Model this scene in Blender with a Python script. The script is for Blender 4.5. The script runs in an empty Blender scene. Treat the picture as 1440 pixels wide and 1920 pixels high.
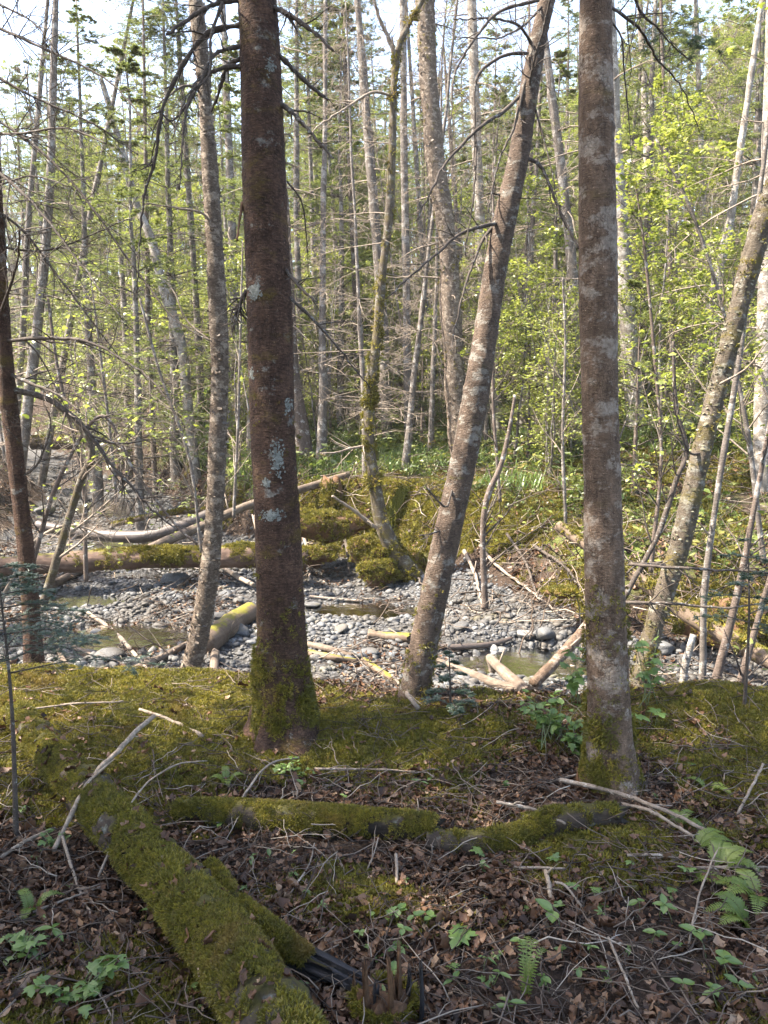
import bpy, math, random
import numpy as np
from mathutils import Vector

# ------------------------------------------------------------------ camera, sky, sun, exposure
scene = bpy.context.scene
COL = scene.collection
CAM_Z, PITCH, FPX = 1.5, math.radians(6.0), 1443.0
cam_data = bpy.data.cameras.new("camera")
cam_data.sensor_fit = 'VERTICAL'
cam_data.sensor_height = 34.6
cam_data.lens = 26.0
cam_data.clip_start = 0.05
cam_data.clip_end = 600.0
cam = bpy.data.objects.new("camera", cam_data)
COL.objects.link(cam)
cam.location = (0, 0, CAM_Z)
cam.rotation_euler = (math.radians(90) - PITCH, 0, 0)
scene.camera = cam

SUN_AZ = math.radians(-94.0)      # measured from +Y towards +X: the sun stands to the left
SUN_EL = math.radians(56.0)
to_sun = Vector((math.sin(SUN_AZ) * math.cos(SUN_EL), math.cos(SUN_AZ) * math.cos(SUN_EL), math.sin(SUN_EL)))
world = bpy.data.worlds.new("World")
scene.world = world
world.use_nodes = True
wn = world.node_tree
sky = wn.nodes.new("ShaderNodeTexSky")
sky.sky_type = 'NISHITA'
sky.sun_disc = False
sky.sun_elevation = SUN_EL
sky.sun_rotation = SUN_AZ
sky.dust_density = 2.0
bg = wn.nodes["Background"]
bg.inputs[1].default_value = 0.15
wn.links.new(sky.outputs[0], bg.inputs[0])
sun_data = bpy.data.lights.new("sun", 'SUN')
sun_data.energy = 5.0
sun_data.angle = math.radians(0.53)
sun_data.color = (1.0, 0.95, 0.86)
sun = bpy.data.objects.new("sun", sun_data)
COL.objects.link(sun)
sun.rotation_euler = (-to_sun).to_track_quat('-Z', 'Y').to_euler()
sun.location = to_sun * 60
scene.view_settings.view_transform = 'Standard'
scene.view_settings.look = 'None'
scene.view_settings.gamma = 1.0
scene.view_settings.exposure = 2.5
scene.view_settings.use_white_balance = True      # the camera's white balance, set for open shade
scene.view_settings.white_balance_temperature = 7000
scene.view_settings.white_balance_tint = 12
scene.render.engine = 'CYCLES'
scene.cycles.max_bounces = 4
scene.cycles.diffuse_bounces = 2
scene.cycles.glossy_bounces = 2
scene.cycles.transmission_bounces = 3
scene.cycles.transparent_max_bounces = 6
scene.cycles.caustics_reflective = False
scene.cycles.caustics_refractive = False
scene.cycles.use_adaptive_sampling = True
scene.cycles.use_denoising = True

# ------------------------------------------------------------------ maths helpers
RNG = np.random.default_rng(7)
CP, SP = math.cos(PITCH), math.sin(PITCH)

def raydir(px, py):
    u = (px - 720.0) / FPX
    v = (960.0 - py) / FPX
    return np.array([u, CP + v * SP, -SP + v * CP])

def at(px, py, Y):
    d = raydir(px, py)
    return np.array([0, 0, CAM_Z]) + d * (Y / d[1])

def depth(px, py, Y):
    return Y / raydir(px, py)[1]

def norm(v):
    return v / np.maximum(np.linalg.norm(v, axis=-1, keepdims=True), 1e-9)

def sstep(a, b, x):
    t = np.clip((x - a) / (b - a), 0, 1)
    return t * t * (3 - 2 * t)

def _hash(ix, iy, iz, seed):
    h = (ix.astype(np.int64) * 374761393 + iy.astype(np.int64) * 668265263 + iz.astype(np.int64) * 2147483647 + seed * 974711) & 0xFFFFFFFF
    h = ((h ^ (h >> 13)) * 1274126177) & 0xFFFFFFFF
    h = ((h ^ (h >> 16)) * 2246822519) & 0xFFFFFFFF
    h = h ^ (h >> 15)
    return (h & 0xFFFFFF) / float(0xFFFFFF)

def vnoise(p, seed=0):
    """value noise in -1..1; p is (n, 3)"""
    f = np.floor(p)
    t = p - f
    t = t * t * (3 - 2 * t)
    ix, iy, iz = f[:, 0].astype(np.int64), f[:, 1].astype(np.int64), f[:, 2].astype(np.int64)
    r = 0
    for dx in (0, 1):
        wx = t[:, 0] if dx else 1 - t[:, 0]
        for dy in (0, 1):
            wy = t[:, 1] if dy else 1 - t[:, 1]
            for dz in (0, 1):
                wz = t[:, 2] if dz else 1 - t[:, 2]
                r = r + wx * wy * wz * _hash(ix + dx, iy + dy, iz + dz, seed)
    return r * 2 - 1

def n2(x, y, s, seed=0, oct=3):
    x = np.asarray(x, float); y = np.asarray(y, float)
    p = np.stack([x.ravel() * s, y.ravel() * s, np.full(x.size, 0.37)], 1)
    a, r = 1.0, 0
    for o in range(oct):
        r = r + a * vnoise(p * (2.03 ** o), seed + o)
        a *= 0.5
    return r.reshape(x.shape)

def spline(pts, n):
    """Catmull-Rom through pts (k, d), n samples"""
    pts = np.asarray(pts, float)
    if len(pts) == 2:
        t = np.linspace(0, 1, n)[:, None]
        return pts[0] * (1 - t) + pts[1] * t
    P = np.vstack([2 * pts[0] - pts[1], pts, 2 * pts[-1] - pts[-2]])
    seg = np.linalg.norm(np.diff(pts[:, :3], axis=0), axis=1)
    cum = np.concatenate([[0], np.cumsum(seg)])
    u = np.linspace(0, cum[-1], n)
    i = np.clip(np.searchsorted(cum, u, side='right') - 1, 0, len(pts) - 2)
    t = ((u - cum[i]) / np.maximum(seg[i], 1e-9))[:, None]
    p0, p1, p2, p3 = P[i], P[i + 1], P[i + 2], P[i + 3]
    return 0.5 * (2 * p1 + (p2 - p0) * t + (2 * p0 - 5 * p1 + 4 * p2 - p3) * t ** 2 + (3 * p1 - p0 - 3 * p2 + p3) * t ** 3)

# ------------------------------------------------------------------ mesh helpers
def mesh(name, V, F, mat=None, smooth=True, attrs=None):
    """V (n,3); F a list of (m,k) index arrays"""
    if isinstance(F, np.ndarray):
        F = [F]
    F = [np.asarray(f, dtype=np.int32) for f in F if len(f)]
    me = bpy.data.meshes.new(name)
    V = np.asarray(V, dtype=np.float32)
    me.vertices.add(len(V))
    me.vertices.foreach_set("co", V.ravel())
    if F:
        loops = np.concatenate([f.ravel() for f in F])
        sizes = np.concatenate([np.full(len(f), f.shape[1], dtype=np.int32) for f in F])
        starts = np.concatenate([[0], np.cumsum(sizes)[:-1]]).astype(np.int32)
        me.loops.add(len(loops))
        me.loops.foreach_set("vertex_index", loops)
        me.polygons.add(len(sizes))
        me.polygons.foreach_set("loop_start", starts)
        if smooth:
            me.polygons.foreach_set("use_smooth", np.ones(len(sizes), dtype=bool))
    if attrs:
        for k, a in attrs.items():
            a = np.asarray(a, dtype=np.float32)
            at_ = me.attributes.new(k, 'FLOAT', 'POINT')
            at_.data.foreach_set("value", a.ravel())
    me.update(calc_edges=True)
    if mat is not None:
        me.materials.append(mat)
    return me

def grain(C, R, sides, cap=True):
    """coordinates for wood grain: round the girth fast, along the length slowly"""
    s = np.concatenate([[0], np.cumsum(np.linalg.norm(np.diff(C, axis=0), axis=1))])
    a = np.linspace(0, 2 * np.pi, sides, endpoint=False)
    r = float(np.mean(R))
    gx = np.tile(np.cos(a) * r * 2.2, len(C)); gy = np.tile(np.sin(a) * r * 2.2, len(C)); gz = np.repeat(s * 0.14, sides)
    if cap:
        gx = np.append(gx, [0, 0]); gy = np.append(gy, [0, 0]); gz = np.append(gz, [0, s[-1] * 0.14])
    return {"gx": gx, "gy": gy, "gz": gz}

class Geo:
    """collects pieces of geometry to become one mesh"""
    def __init__(self):
        self.V, self.F, self.n = [], {}, 0
    def add(self, V, F):
        if isinstance(F, np.ndarray):
            F = [F]
        for f in F:
            if len(f):
                self.F.setdefault(f.shape[1], []).append(np.asarray(f) + self.n)
        self.V.append(np.asarray(V, float)); self.n += len(V)
        return self
    def get(self):
        return np.concatenate(self.V), [np.concatenate(v) for v in self.F.values()]

def link(name, data, parent=None, loc=None, rot=None, scl=None, **props):
    o = bpy.data.objects.new(name, data)
    COL.objects.link(o)
    if parent is not None:
        o.parent = parent
    if loc is not None:
        o.location = [float(c) for c in loc]
    if rot is not None:
        o.rotation_euler = [float(c) for c in rot]
    if scl is not None:
        o.scale = (scl, scl, scl) if np.isscalar(scl) else [float(c) for c in scl]
    for k, v in props.items():
        if v is not None:
            o[k] = v
    return o

class Thing:
    """an Empty at the thing's base with its parts as children; part geometry is given in world coordinates"""
    def __init__(self, name, label, category, base, group=None):
        self.base = np.asarray(base, float)
        self.root = link(name, None, loc=self.base, label=label, category=category, group=group)
        self.root.empty_display_size = 0.1
    def part(self, name, V, F, mat, smooth=True, parent=None, kind=None, label=None, attrs=None):
        me = mesh(name, np.asarray(V) - self.base, F, mat, smooth, attrs)
        return link(name, me, parent=parent or self.root, kind=kind, label=label)

def solo(name, label, category, base, V, F, mat, group=None, smooth=True, kind=None):
    base = np.asarray(base, float)
    me = mesh(name, np.asarray(V) - base, F, mat, smooth)
    return link(name, me, loc=base, label=label, category=category, group=group, kind=kind)

def frames(P):
    T = norm(np.gradient(P, axis=0))
    ref = np.array([0, 0, 1.0]) if abs(T[0, 2]) < 0.9 else np.array([1.0, 0, 0])
    N = np.zeros_like(P)
    n = np.cross(T[0], ref); n /= np.linalg.norm(n)
    for i in range(len(P)):
        n = n - T[i] * np.dot(n, T[i]); n /= max(np.linalg.norm(n), 1e-9)
        N[i] = n
    return T, N, np.cross(T, N)

def tube(P, R, sides=8, disp=None, cap=True, ragged=0.0, rng=RNG):
    """swept tube; disp(V, n) gives a radial offset for the vertices; ragged roughens the end cap"""
    P = np.asarray(P, float); R = np.broadcast_to(np.asarray(R, float), (len(P),)).copy()
    T, N, B = frames(P)
    a = np.linspace(0, 2 * np.pi, sides, endpoint=False)
    dirs = N[:, None, :] * np.cos(a)[None, :, None] + B[:, None, :] * np.sin(a)[None, :, None]
    V = P[:, None, :] + dirs * R[:, None, None]
    V = V.reshape(-1, 3); D = dirs.reshape(-1, 3)
    if disp is not None:
        V = V + D * disp(V)[:, None]
    if ragged:
        jit = rng.uniform(-1, 1, sides) * ragged
        V[-sides:] += T[-1] * jit[:, None]
    k = len(P)
    i = np.arange(k - 1)[:, None] * sides
    j = np.arange(sides)[None, :]
    j2 = (j + 1) % sides
    Q = np.stack([i + j, i + j2, i + sides + j2, i + sides + j], -1).reshape(-1, 4)
    F = [Q]
    if cap:
        c0, c1 = len(V), len(V) + 1
        V = np.vstack([V, P[0], P[-1]])
        jj = np.arange(sides); jj2 = (jj + 1) % sides
        F.append(np.concatenate([np.stack([jj2, jj, np.full(sides, c0)], 1), np.stack([(k - 1) * sides + jj, (k - 1) * sides + jj2, np.full(sides, c1)], 1)]))
    return V, F

def tubes(P, R, sides=3):
    """many tubes at once: P (N,K,3), R (N,K)"""
    N, K, _ = P.shape
    T = norm(np.gradient(P, axis=1))
    ref = np.where(np.abs(T[:, :1, 2:3]) > 0.9, np.array([1.0, 0, 0]), np.array([0, 0, 1.0]))
    U = norm(np.cross(T, np.broadcast_to(ref, T.shape)))
    W = np.cross(T, U)
    a = np.linspace(0, 2 * np.pi, sides, endpoint=False)
    V = P[:, :, None, :] + R[:, :, None, None] * (U[:, :, None, :] * np.cos(a)[:, None] + W[:, :, None, :] * np.sin(a)[:, None])
    base = (np.arange(N) * K * sides)[:, None, None] + (np.arange(K - 1) * sides)[None, :, None]
    j = np.arange(sides)[None, None, :]; j2 = (j + 1) % sides
    Q = np.stack([base + j, base + j2, base + sides + j2, base + sides + j], -1).reshape(-1, 4)
    return V.reshape(-1, 3), [Q]

def grow(P, R, n, lo, hi, spread, grav, rng, tmin=0.15, tmax=1.0, K=5, wig=0.12, planar=False, rfac=0.5, rel=False):
    """side shoots on paths P (N,K,3) with base radius R (N,)"""
    N, K0, _ = P.shape
    idx = np.repeat(np.arange(N), n)
    M = len(idx)
    t = rng.uniform(tmin, tmax, M)
    f = t * (K0 - 1)
    i = np.minimum(f.astype(int), K0 - 2)
    w = (f - i)[:, None]
    pos = P[idx, i] * (1 - w) + P[idx, i + 1] * w
    tan = norm(P[idx, i + 1] - P[idx, i])
    if planar:
        side = norm(np.cross(tan, np.array([0, 0, 1.0])))
        perp = side * rng.choice([-1.0, 1.0], M)[:, None] + rng.normal(0, 0.22, (M, 3))
    else:
        perp = rng.normal(0, 1, (M, 3))
    perp = norm(perp - tan * np.sum(perp * tan, 1, keepdims=True))
    ang = spread * rng.uniform(0.75, 1.25, M)[:, None]
    d = norm(tan * np.cos(ang) + perp * np.sin(ang))
    L = rng.uniform(lo, hi, M) * (1.15 - 0.75 * t)
    if rel:
        L = L * np.linalg.norm(P[idx, -1] - P[idx, 0], axis=1)
    out = np.zeros((M, K, 3)); out[:, 0] = pos
    for k in range(1, K):
        out[:, k] = out[:, k - 1] + d * (L / (K - 1))[:, None]
        d = norm(d + np.array([0, 0, -grav]) + rng.normal(0, wig, (M, 3)))
    r = R[idx] * (1 - 0.7 * t) * rfac
    return out, r

def taper(R, K, end=0.25):
    return R[:, None] * np.linspace(1, end, K)[None, :]

def needles(P, per, length, width, rng, flat=0.75, lean=0.55):
    """thin triangles along both sides of paths P (N,K,3)"""
    N, K, _ = P.shape
    M = N * per
    idx = np.repeat(np.arange(N), per)
    t = (np.tile(np.arange(per), N) + rng.uniform(0, 1, M)) / per
    f = t * (K - 1); i = np.minimum(f.astype(int), K - 2); w = (f - i)[:, None]
    pos = P[idx, i] * (1 - w) + P[idx, i + 1] * w
    tan = norm(P[idx, i + 1] - P[idx, i])
    side = norm(np.cross(tan, np.array([0.02, 0.01, 1.0])))
    upv = np.cross(side, tan)
    s = rng.choice([-1.0, 1.0], M)[:, None]
    d = norm(tan * lean + side * s + upv * rng.normal(0.1, 1 - flat, M)[:, None])
    L = (length * rng.uniform(0.7, 1.2, M))[:, None]
    wv = norm(np.cross(d, upv + rng.normal(0, 0.35, (M, 3)))) * width * 0.5
    V = np.stack([pos - wv, pos + wv, pos + d * L], 1).reshape(-1, 3)
    return V, np.arange(M * 3).reshape(-1, 3)

def place(pv, pf, pos, X, Y, Z, S):
    """copies of a small prototype at many frames, merged"""
    n = len(pos); m = len(pv)
    V = pos[:, None, :] + S[:, None, None] * (pv[None, :, 0:1] * X[:, None, :] + pv[None, :, 1:2] * Y[:, None, :] + pv[None, :, 2:3] * Z[:, None, :])
    off = (np.arange(n) * m)[:, None, None]
    return V.reshape(-1, 3), [(pf_[None] + off).reshape(-1, pf_.shape[1]) for pf_ in (pf if isinstance(pf, list) else [pf])]

def rand_frames(n, rng, tilt=0.5, normal=None):
    z = rng.normal(0, tilt, (n, 3)); z[:, 2] = 1.0
    if normal is not None:
        z = normal + rng.normal(0, tilt, (n, 3))
    z = norm(z)
    x = rng.normal(0, 1, (n, 3)); x = norm(x - z * np.sum(x * z, 1, keepdims=True))
    return x, np.cross(z, x), z

def euler_of(X, Y, Z):
    """XYZ euler angles for frames whose columns are X, Y, Z"""
    sy = -X[:, 2]
    b = np.arcsin(np.clip(sy, -1, 1))
    a = np.arctan2(Y[:, 2], Z[:, 2])
    c = np.arctan2(X[:, 1], X[:, 0])
    return np.stack([a, b, c], 1)

# ------------------------------------------------------------------ materials
class NT:
    def __init__(self, name):
        self.m = bpy.data.materials.new(name)
        self.m.use_nodes = True
        self.t = self.m.node_tree
        self.t.nodes.clear()
    def n(self, typ, ins=None, **kw):
        nd = self.t.nodes.new(typ)
        for k, v in kw.items():
            setattr(nd, k, v)
        for k, v in (ins or {}).items():
            s = nd.inputs[k]
            if isinstance(v, bpy.types.NodeSocket):
                self.t.links.new(v, s)
            else:
                s.default_value = v
        return nd
    def noise(self, vec, scale, detail=4, rough=0.6, out=0):
        return self.n("ShaderNodeTexNoise", {"Vector": vec, "Scale": scale, "Detail": detail, "Roughness": rough}).outputs[out]
    def mapv(self, vec, scale):
        return self.n("ShaderNodeMapping", {"Vector": vec, "Scale": scale}).outputs[0]
    def ramp(self, fac, stops, interp='LINEAR'):
        r = self.n("ShaderNodeValToRGB", {"Fac": fac})
        r.color_ramp.interpolation = interp
        els = r.color_ramp.elements
        while len(els) < len(stops):
            els.new(0.5)
        for e, (p, c) in zip(els, stops):
            e.position = p
            e.color = (*c, 1) if len(c) == 3 else c
        return r.outputs[0]
    def mix(self, f, a, b, blend='MIX'):
        nd = self.t.nodes.new("ShaderNodeMix")
        nd.data_type = 'RGBA'; nd.blend_type = blend
        for sock, v in ((nd.inputs[0], f), (nd.inputs[6], a), (nd.inputs[7], b)):
            if isinstance(v, bpy.types.NodeSocket):
                self.t.links.new(v, sock)
            else:
                sock.default_value = v if isinstance(v, (int, float)) else (*v, 1)
        return nd.outputs[2]
    def math(self, op, a, b=0.0, clamp=False):
        nd = self.n("ShaderNodeMath", {0: a, 1: b}, operation=op)
        nd.use_clamp = clamp
        return nd.outputs[0]
    def rng(self, v, a, b, c=0.0, d=1.0):
        return self.n("ShaderNodeMapRange", {0: v, 1: a, 2: b, 3: c, 4: d}).outputs[0]
    def bump(self, h, strength, dist=0.01, nrm=None):
        ins = {"Height": h, "Strength": strength, "Distance": dist}
        if nrm is not None:
            ins["Normal"] = nrm
        return self.n("ShaderNodeBump", ins).outputs[0]
    def out(self, sh):
        o = self.n("ShaderNodeOutputMaterial")
        self.t.links.new(sh, o.inputs[0])
        return self.m
    def princ(self, col, rough=0.85, nrm=None, spec=0.25):
        ins = {"Base Color": col if isinstance(col, bpy.types.NodeSocket) else (*col, 1), "Roughness": rough, "Specular IOR Level": spec}
        if nrm is not None:
            ins["Normal"] = nrm
        return self.n("ShaderNodeBsdfPrincipled", ins).outputs[0]

def bark(name, dark, light, patch=(0.3, 0.29, 0.27), patch_amt=0.45, patch_scale=9.0, band=0.5, fine=60.0, moss=(0.10, 0.085, 0.015), moss_amt=0.0, bump=0.5, crack=0.0):
    """bark: horizontal wrinkles, mottling, pale lichen patches, a film of moss"""
    t = NT(name)
    co = t.n("ShaderNodeTexCoord").outputs["Object"]
    wr = t.noise(t.mapv(co, (1, 1, 3.2)), fine, 5, 0.7)
    vert = t.noise(t.mapv(co, (1, 1, 0.25)), fine * 0.6, 4, 0.65)
    big = t.noise(t.mapv(co, (0.6, 0.6, 1.6)), patch_scale * 0.55, 4, 0.6)
    h = t.math('ADD', t.math('MULTIPLY', wr, band), t.math('MULTIPLY', vert, 1 - band))
    c = t.ramp(h, [(0.36, dark), (0.5, tuple(a * 0.55 + b * 0.45 for a, b in zip(dark, light))), (0.64, light)])
    c = t.mix(t.rng(big, 0.35, 0.7), c, t.mix(0.5, c, dark), 'MIX')
    pn = t.noise(t.mapv(co, (1, 1, 1.5)), patch_scale, 6, 0.72)
    pf = t.rng(pn, 1 - patch_amt, 1.06 - patch_amt)
    pf = t.math('MULTIPLY', pf, t.rng(t.noise(co, patch_scale * 7, 3, 0.6), 0.25, 0.62, 0.15, 0.9))
    c = t.mix(pf, c, patch)
    if moss_amt > 0:
        mn = t.noise(t.mapv(co, (1, 1, 2.2)), patch_scale * 0.45, 6, 0.7)
        mf = t.rng(mn, 1 - moss_amt, 1.12 - moss_amt)
        c = t.mix(t.math('MULTIPLY', mf, t.rng(wr, 0.25, 0.6)), c, moss)
    sp = t.noise(co, fine * 3.0, 2, 0.5)
    c = t.mix(t.rng(sp, 0.68, 0.78), c, tuple(min(1, x * 1.8 + 0.05) for x in light))
    hb = h
    if crack > 0:
        vo = t.n("ShaderNodeTexVoronoi", {"Vector": t.n("ShaderNodeVectorMath", {0: t.mapv(co, (1, 1, 0.55)), 1: t.n("ShaderNodeVectorMath", {0: t.n("ShaderNodeTexNoise", {"Vector": co, "Scale": 22.0, "Detail": 3}).outputs[1], 1: (0.035, 0.035, 0.035)}, operation='MULTIPLY').outputs[0]}).outputs[0], "Scale": fine * 1.5}, feature='DISTANCE_TO_EDGE').outputs[0]
        ck = t.math('MULTIPLY', t.rng(vo, 0.0, 0.16, 1.0, 0.0), t.rng(t.noise(co, 9.0, 3, 0.6), 0.35, 0.65))
        c = t.mix(t.math('MULTIPLY', ck, crack), c, tuple(x * 0.35 for x in dark))
        hb = t.math('SUBTRACT', h, t.math('MULTIPLY', ck, 0.4 * crack))
    return t.out(t.princ(c, 0.88, t.bump(hb, bump, 0.02), 0.2))

def leafmat(name, stops, trans=0.45, gloss=0.06, src='object', patchy=None):
    """leaf: diffuse front, light passing through, faint gloss; the tint varies leaf by leaf"""
    t = NT(name)
    if src == 'object':
        r = t.n("ShaderNodeObjectInfo").outputs["Random"]
    else:
        r = t.n("ShaderNodeNewGeometry").outputs["Random Per Island"]
    co = t.n("ShaderNodeTexCoord").outputs["Object"]
    c = t.ramp(r, stops)
    c = t.mix(t.rng(t.noise(co, 30.0, 3, 0.6), 0.3, 0.7, 0.0, 0.35), c, tuple(x * 0.6 for x in stops[0][1]))
    if patchy:
        po = t.n('ShaderNodeNewGeometry').outputs['Position']
        c = t.mix(t.rng(t.noise(po, 6.0, 4, 0.65), 0.50, 0.66, 0, 0.8), c, patchy[0])
        c = t.mix(t.rng(t.noise(po, 3.3, 4, 0.65), 0.56, 0.68, 0, 0.75), c, patchy[1])
    d = t.n("ShaderNodeBsdfDiffuse", {"Color": c}).outputs[0]
    tr = t.n("ShaderNodeBsdfTranslucent", {"Color": c}).outputs[0]
    m = t.n("ShaderNodeMixShader", {0: trans, 1: d, 2: tr}).outputs[0]
    g = t.n("ShaderNodeBsdfGlossy", {"Color": (1, 1, 1, 1), "Roughness": 0.45}).outputs[0]
    return t.out(t.n("ShaderNodeMixShader", {0: gloss, 1: m, 2: g}).outputs[0])

def stonemat():
    t = NT("stream stone")
    r = t.n("ShaderNodeObjectInfo").outputs["Random"]
    co = t.n("ShaderNodeTexCoord").outputs["Object"]
    c = t.ramp(r, [(0.0, (0.036, 0.039, 0.043)), (0.4, (0.075, 0.080, 0.085)), (0.7, (0.118, 0.121, 0.123)), (0.88, (0.09, 0.08, 0.066)), (1.0, (0.27, 0.27, 0.26))])
    n = t.noise(co, 2.5, 5, 0.65)
    c = t.mix(t.rng(n, 0.3, 0.75, 0.0, 0.6), c, (0.045, 0.045, 0.043))
    c = t.mix(t.rng(t.noise(co, 14, 3, 0.6), 0.58, 0.68, 0, 0.4), c, (0.34, 0.34, 0.33))
    po = t.n('ShaderNodeNewGeometry').outputs['Position']
    silt = t.noise(po, 1.3, 5, 0.65)
    c = t.mix(t.rng(silt, 0.44, 0.60, 0, 0.75), c, (0.050, 0.042, 0.032))
    c = t.mix(t.rng(t.noise(po, 3.1, 4, 0.6), 0.60, 0.70, 0, 0.7), c, (0.085, 0.075, 0.030))
    return t.out(t.princ(c, 0.62, t.bump(t.noise(co, 9, 5, 0.6), 0.25, 0.05), 0.35))

def woodmat(name, dark, light, grain=18.0, moss=None, moss_up=0.0, rough=0.85, spec=0.2, patch=None, along=True):
    """weathered wood; grain runs along the local length through a stretched noise, moss sits on faces that look up"""
    t = NT(name)
    co = t.n("ShaderNodeTexCoord").outputs["Object"]
    gv = co
    if along:
        gv = t.n("ShaderNodeCombineXYZ", {k: t.n("ShaderNodeAttribute", attribute_name=a).outputs["Fac"] for k, a in ((0, "gx"), (1, "gy"), (2, "gz"))}).outputs[0]
    g = t.math('ADD', t.math('MULTIPLY', t.noise(gv, grain, 6, 0.7), 0.72), t.math('MULTIPLY', t.noise(co, grain * 1.3, 4, 0.7), 0.28))
    b = t.noise(co, grain * 0.22, 4, 0.6)
    c = t.ramp(g, [(0.32, dark), (0.5, tuple((x + y) / 2 for x, y in zip(dark, light))), (0.68, light)])
    c = t.mix(t.rng(b, 0.4, 0.65, 0, 0.7), c, dark)
    if patch:
        c = t.mix(t.rng(t.noise(co, grain * 0.5, 5, 0.7), 0.58, 0.66), c, patch)
    if moss:
        nz = t.n("ShaderNodeSeparateXYZ", {0: t.n("ShaderNodeNewGeometry").outputs["Normal"]}).outputs[2]
        f = t.math('ADD', nz, t.math('MULTIPLY', t.math('SUBTRACT', t.noise(co, 5.0, 5, 0.7), 0.5), 2.2))
        c = t.mix(t.rng(f, 1 - moss_up, 1.25 - moss_up), c, moss)
    return t.out(t.princ(c, rough, t.bump(g, 0.5, 0.015), spec))

M = {}
M['bark_dark'] = bark("dark reddish bark", (0.020, 0.011, 0.008), (0.15, 0.086, 0.057), (0.20, 0.195, 0.175), 0.40, 8.5, 0.7, 42, moss=(0.10, 0.07, 0.016), moss_amt=0.46, bump=1.0, crack=0.6)
M['bark_right'] = bark("grey brown bark", (0.052, 0.034, 0.023), (0.225, 0.152, 0.104), (0.265, 0.225, 0.185), 0.49, 6.5, 0.45, 50, moss=(0.105, 0.075, 0.028), moss_amt=0.42, bump=1.0, crack=0.5)
M['bark_lean'] = bark("mottled lichen bark", (0.034, 0.024, 0.018), (0.175, 0.125, 0.092), (0.235, 0.22, 0.19), 0.47, 9.5, 0.65, 50, moss_amt=0.40, bump=1.0, crack=0.35)
M['bark_birch'] = bark("peeling tan birch bark", (0.042, 0.031, 0.024), (0.225, 0.172, 0.128), (0.31, 0.26, 0.205), 0.48, 12.0, 0.8, 60, moss_amt=0.34, bump=1.0)
M['birch_flake'] = leafmat("curled birch bark", [(0, (0.045, 0.034, 0.027)), (0.5, (0.115, 0.088, 0.066)), (1, (0.25, 0.20, 0.15))], 0.15, 0.03, 'island')
M['lichen_flake'] = leafmat('shaggy lichen', [(0, (0.06, 0.055, 0.035)), (0.6, (0.13, 0.12, 0.075)), (1, (0.22, 0.21, 0.15))], 0.1, 0.02, 'island')
M['bark_grey'] = bark("grey forest bark", (0.060, 0.050, 0.043), (0.20, 0.172, 0.148), (0.30, 0.285, 0.26), 0.48, 6.0, 0.5, 40, moss_amt=0.36, bump=0.8)
M['bark_brown'] = bark("brown forest bark", (0.055, 0.042, 0.035), (0.17, 0.13, 0.105), (0.33, 0.32, 0.30), 0.45, 6.0, 0.5, 40, moss_amt=0.34, bump=0.8)
M['bark_pale'] = bark("pale sunlit bark", (0.09, 0.075, 0.062), (0.32, 0.285, 0.24), (0.42, 0.39, 0.35), 0.5, 6.0, 0.6, 35, moss_amt=0.38, bump=1.0)  # pale bark, with the whitening of direct sun put into its colour
M['bark_moss'] = bark("mossy lichen bark", (0.040, 0.031, 0.022), (0.145, 0.118, 0.088), (0.20, 0.195, 0.165), 0.46, 9.0, 0.5, 50, moss=(0.085, 0.068, 0.016), moss_amt=0.5, bump=1.0)
M['twig_dark'] = bark("dark dead twig", (0.035, 0.027, 0.022), (0.11, 0.09, 0.075), (0.25, 0.26, 0.25), 0.42, 25, 0.4, 90, bump=0.3)
M['twig_grey'] = bark("grey dead twig", (0.11, 0.085, 0.065), (0.32, 0.265, 0.21), (0.38, 0.36, 0.32), 0.42, 15, 0.4, 80, bump=0.3)
M['twig_pale'] = bark("bleached dead twig", (0.13, 0.10, 0.075), (0.34, 0.28, 0.215), (0.38, 0.34, 0.28), 0.4, 18, 0.4, 80, bump=0.3)
M['drift'] = woodmat("bleached driftwood", (0.055, 0.040, 0.030), (0.235, 0.185, 0.14), 30)
M['log_bare'] = woodmat("reddish barkless log", (0.050, 0.032, 0.025), (0.17, 0.112, 0.082), 20, moss=(0.12, 0.11, 0.018), moss_up=0.15)
M['log_moss'] = woodmat("moss over rotten wood", (0.014, 0.011, 0.009), (0.075, 0.056, 0.040), 26, moss=(0.050, 0.044, 0.012), moss_up=0.35, patch=(0.11, 0.12, 0.105))
M['log_dark'] = woodmat("dark wet log", (0.025, 0.02, 0.018), (0.11, 0.085, 0.07), 16, rough=0.5, spec=0.4)
M['log_brown'] = woodmat("brown fallen log", (0.06, 0.042, 0.03), (0.21, 0.155, 0.11), 16, moss=(0.13, 0.12, 0.02), moss_up=0.25)
M['wood_black'] = woodmat("black wet broken wood", (0.008, 0.008, 0.009), (0.034, 0.033, 0.036), 30, rough=0.55, spec=0.3, along=False)
M['wood_rot'] = woodmat("crumbling orange brown wood", (0.045, 0.026, 0.016), (0.19, 0.105, 0.055), 40, along=False)
M['stone'] = stonemat()
M['lichen'] = bark('pale crust lichen', (0.10, 0.105, 0.095), (0.20, 0.21, 0.19), (0.25, 0.26, 0.235), 0.5, 30, 0.5, 90, bump=0.6)
M['moss'] = leafmat("moss shoots", [(0, (0.075, 0.064, 0.014)), (0.3, (0.13, 0.118, 0.018)), (0.65, (0.21, 0.19, 0.025)), (0.88, (0.27, 0.23, 0.03)), (1, (0.26, 0.185, 0.055))], 0.3, 0.02, patchy=((0.085, 0.085, 0.018), (0.17, 0.115, 0.032)))
M['litter'] = leafmat("dead leaves", [(0, (0.028, 0.016, 0.010)), (0.35, (0.080, 0.040, 0.022)), (0.7, (0.145, 0.076, 0.042)), (0.92, (0.21, 0.125, 0.073)), (1, (0.34, 0.24, 0.16))], 0.15, 0.02)
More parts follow.
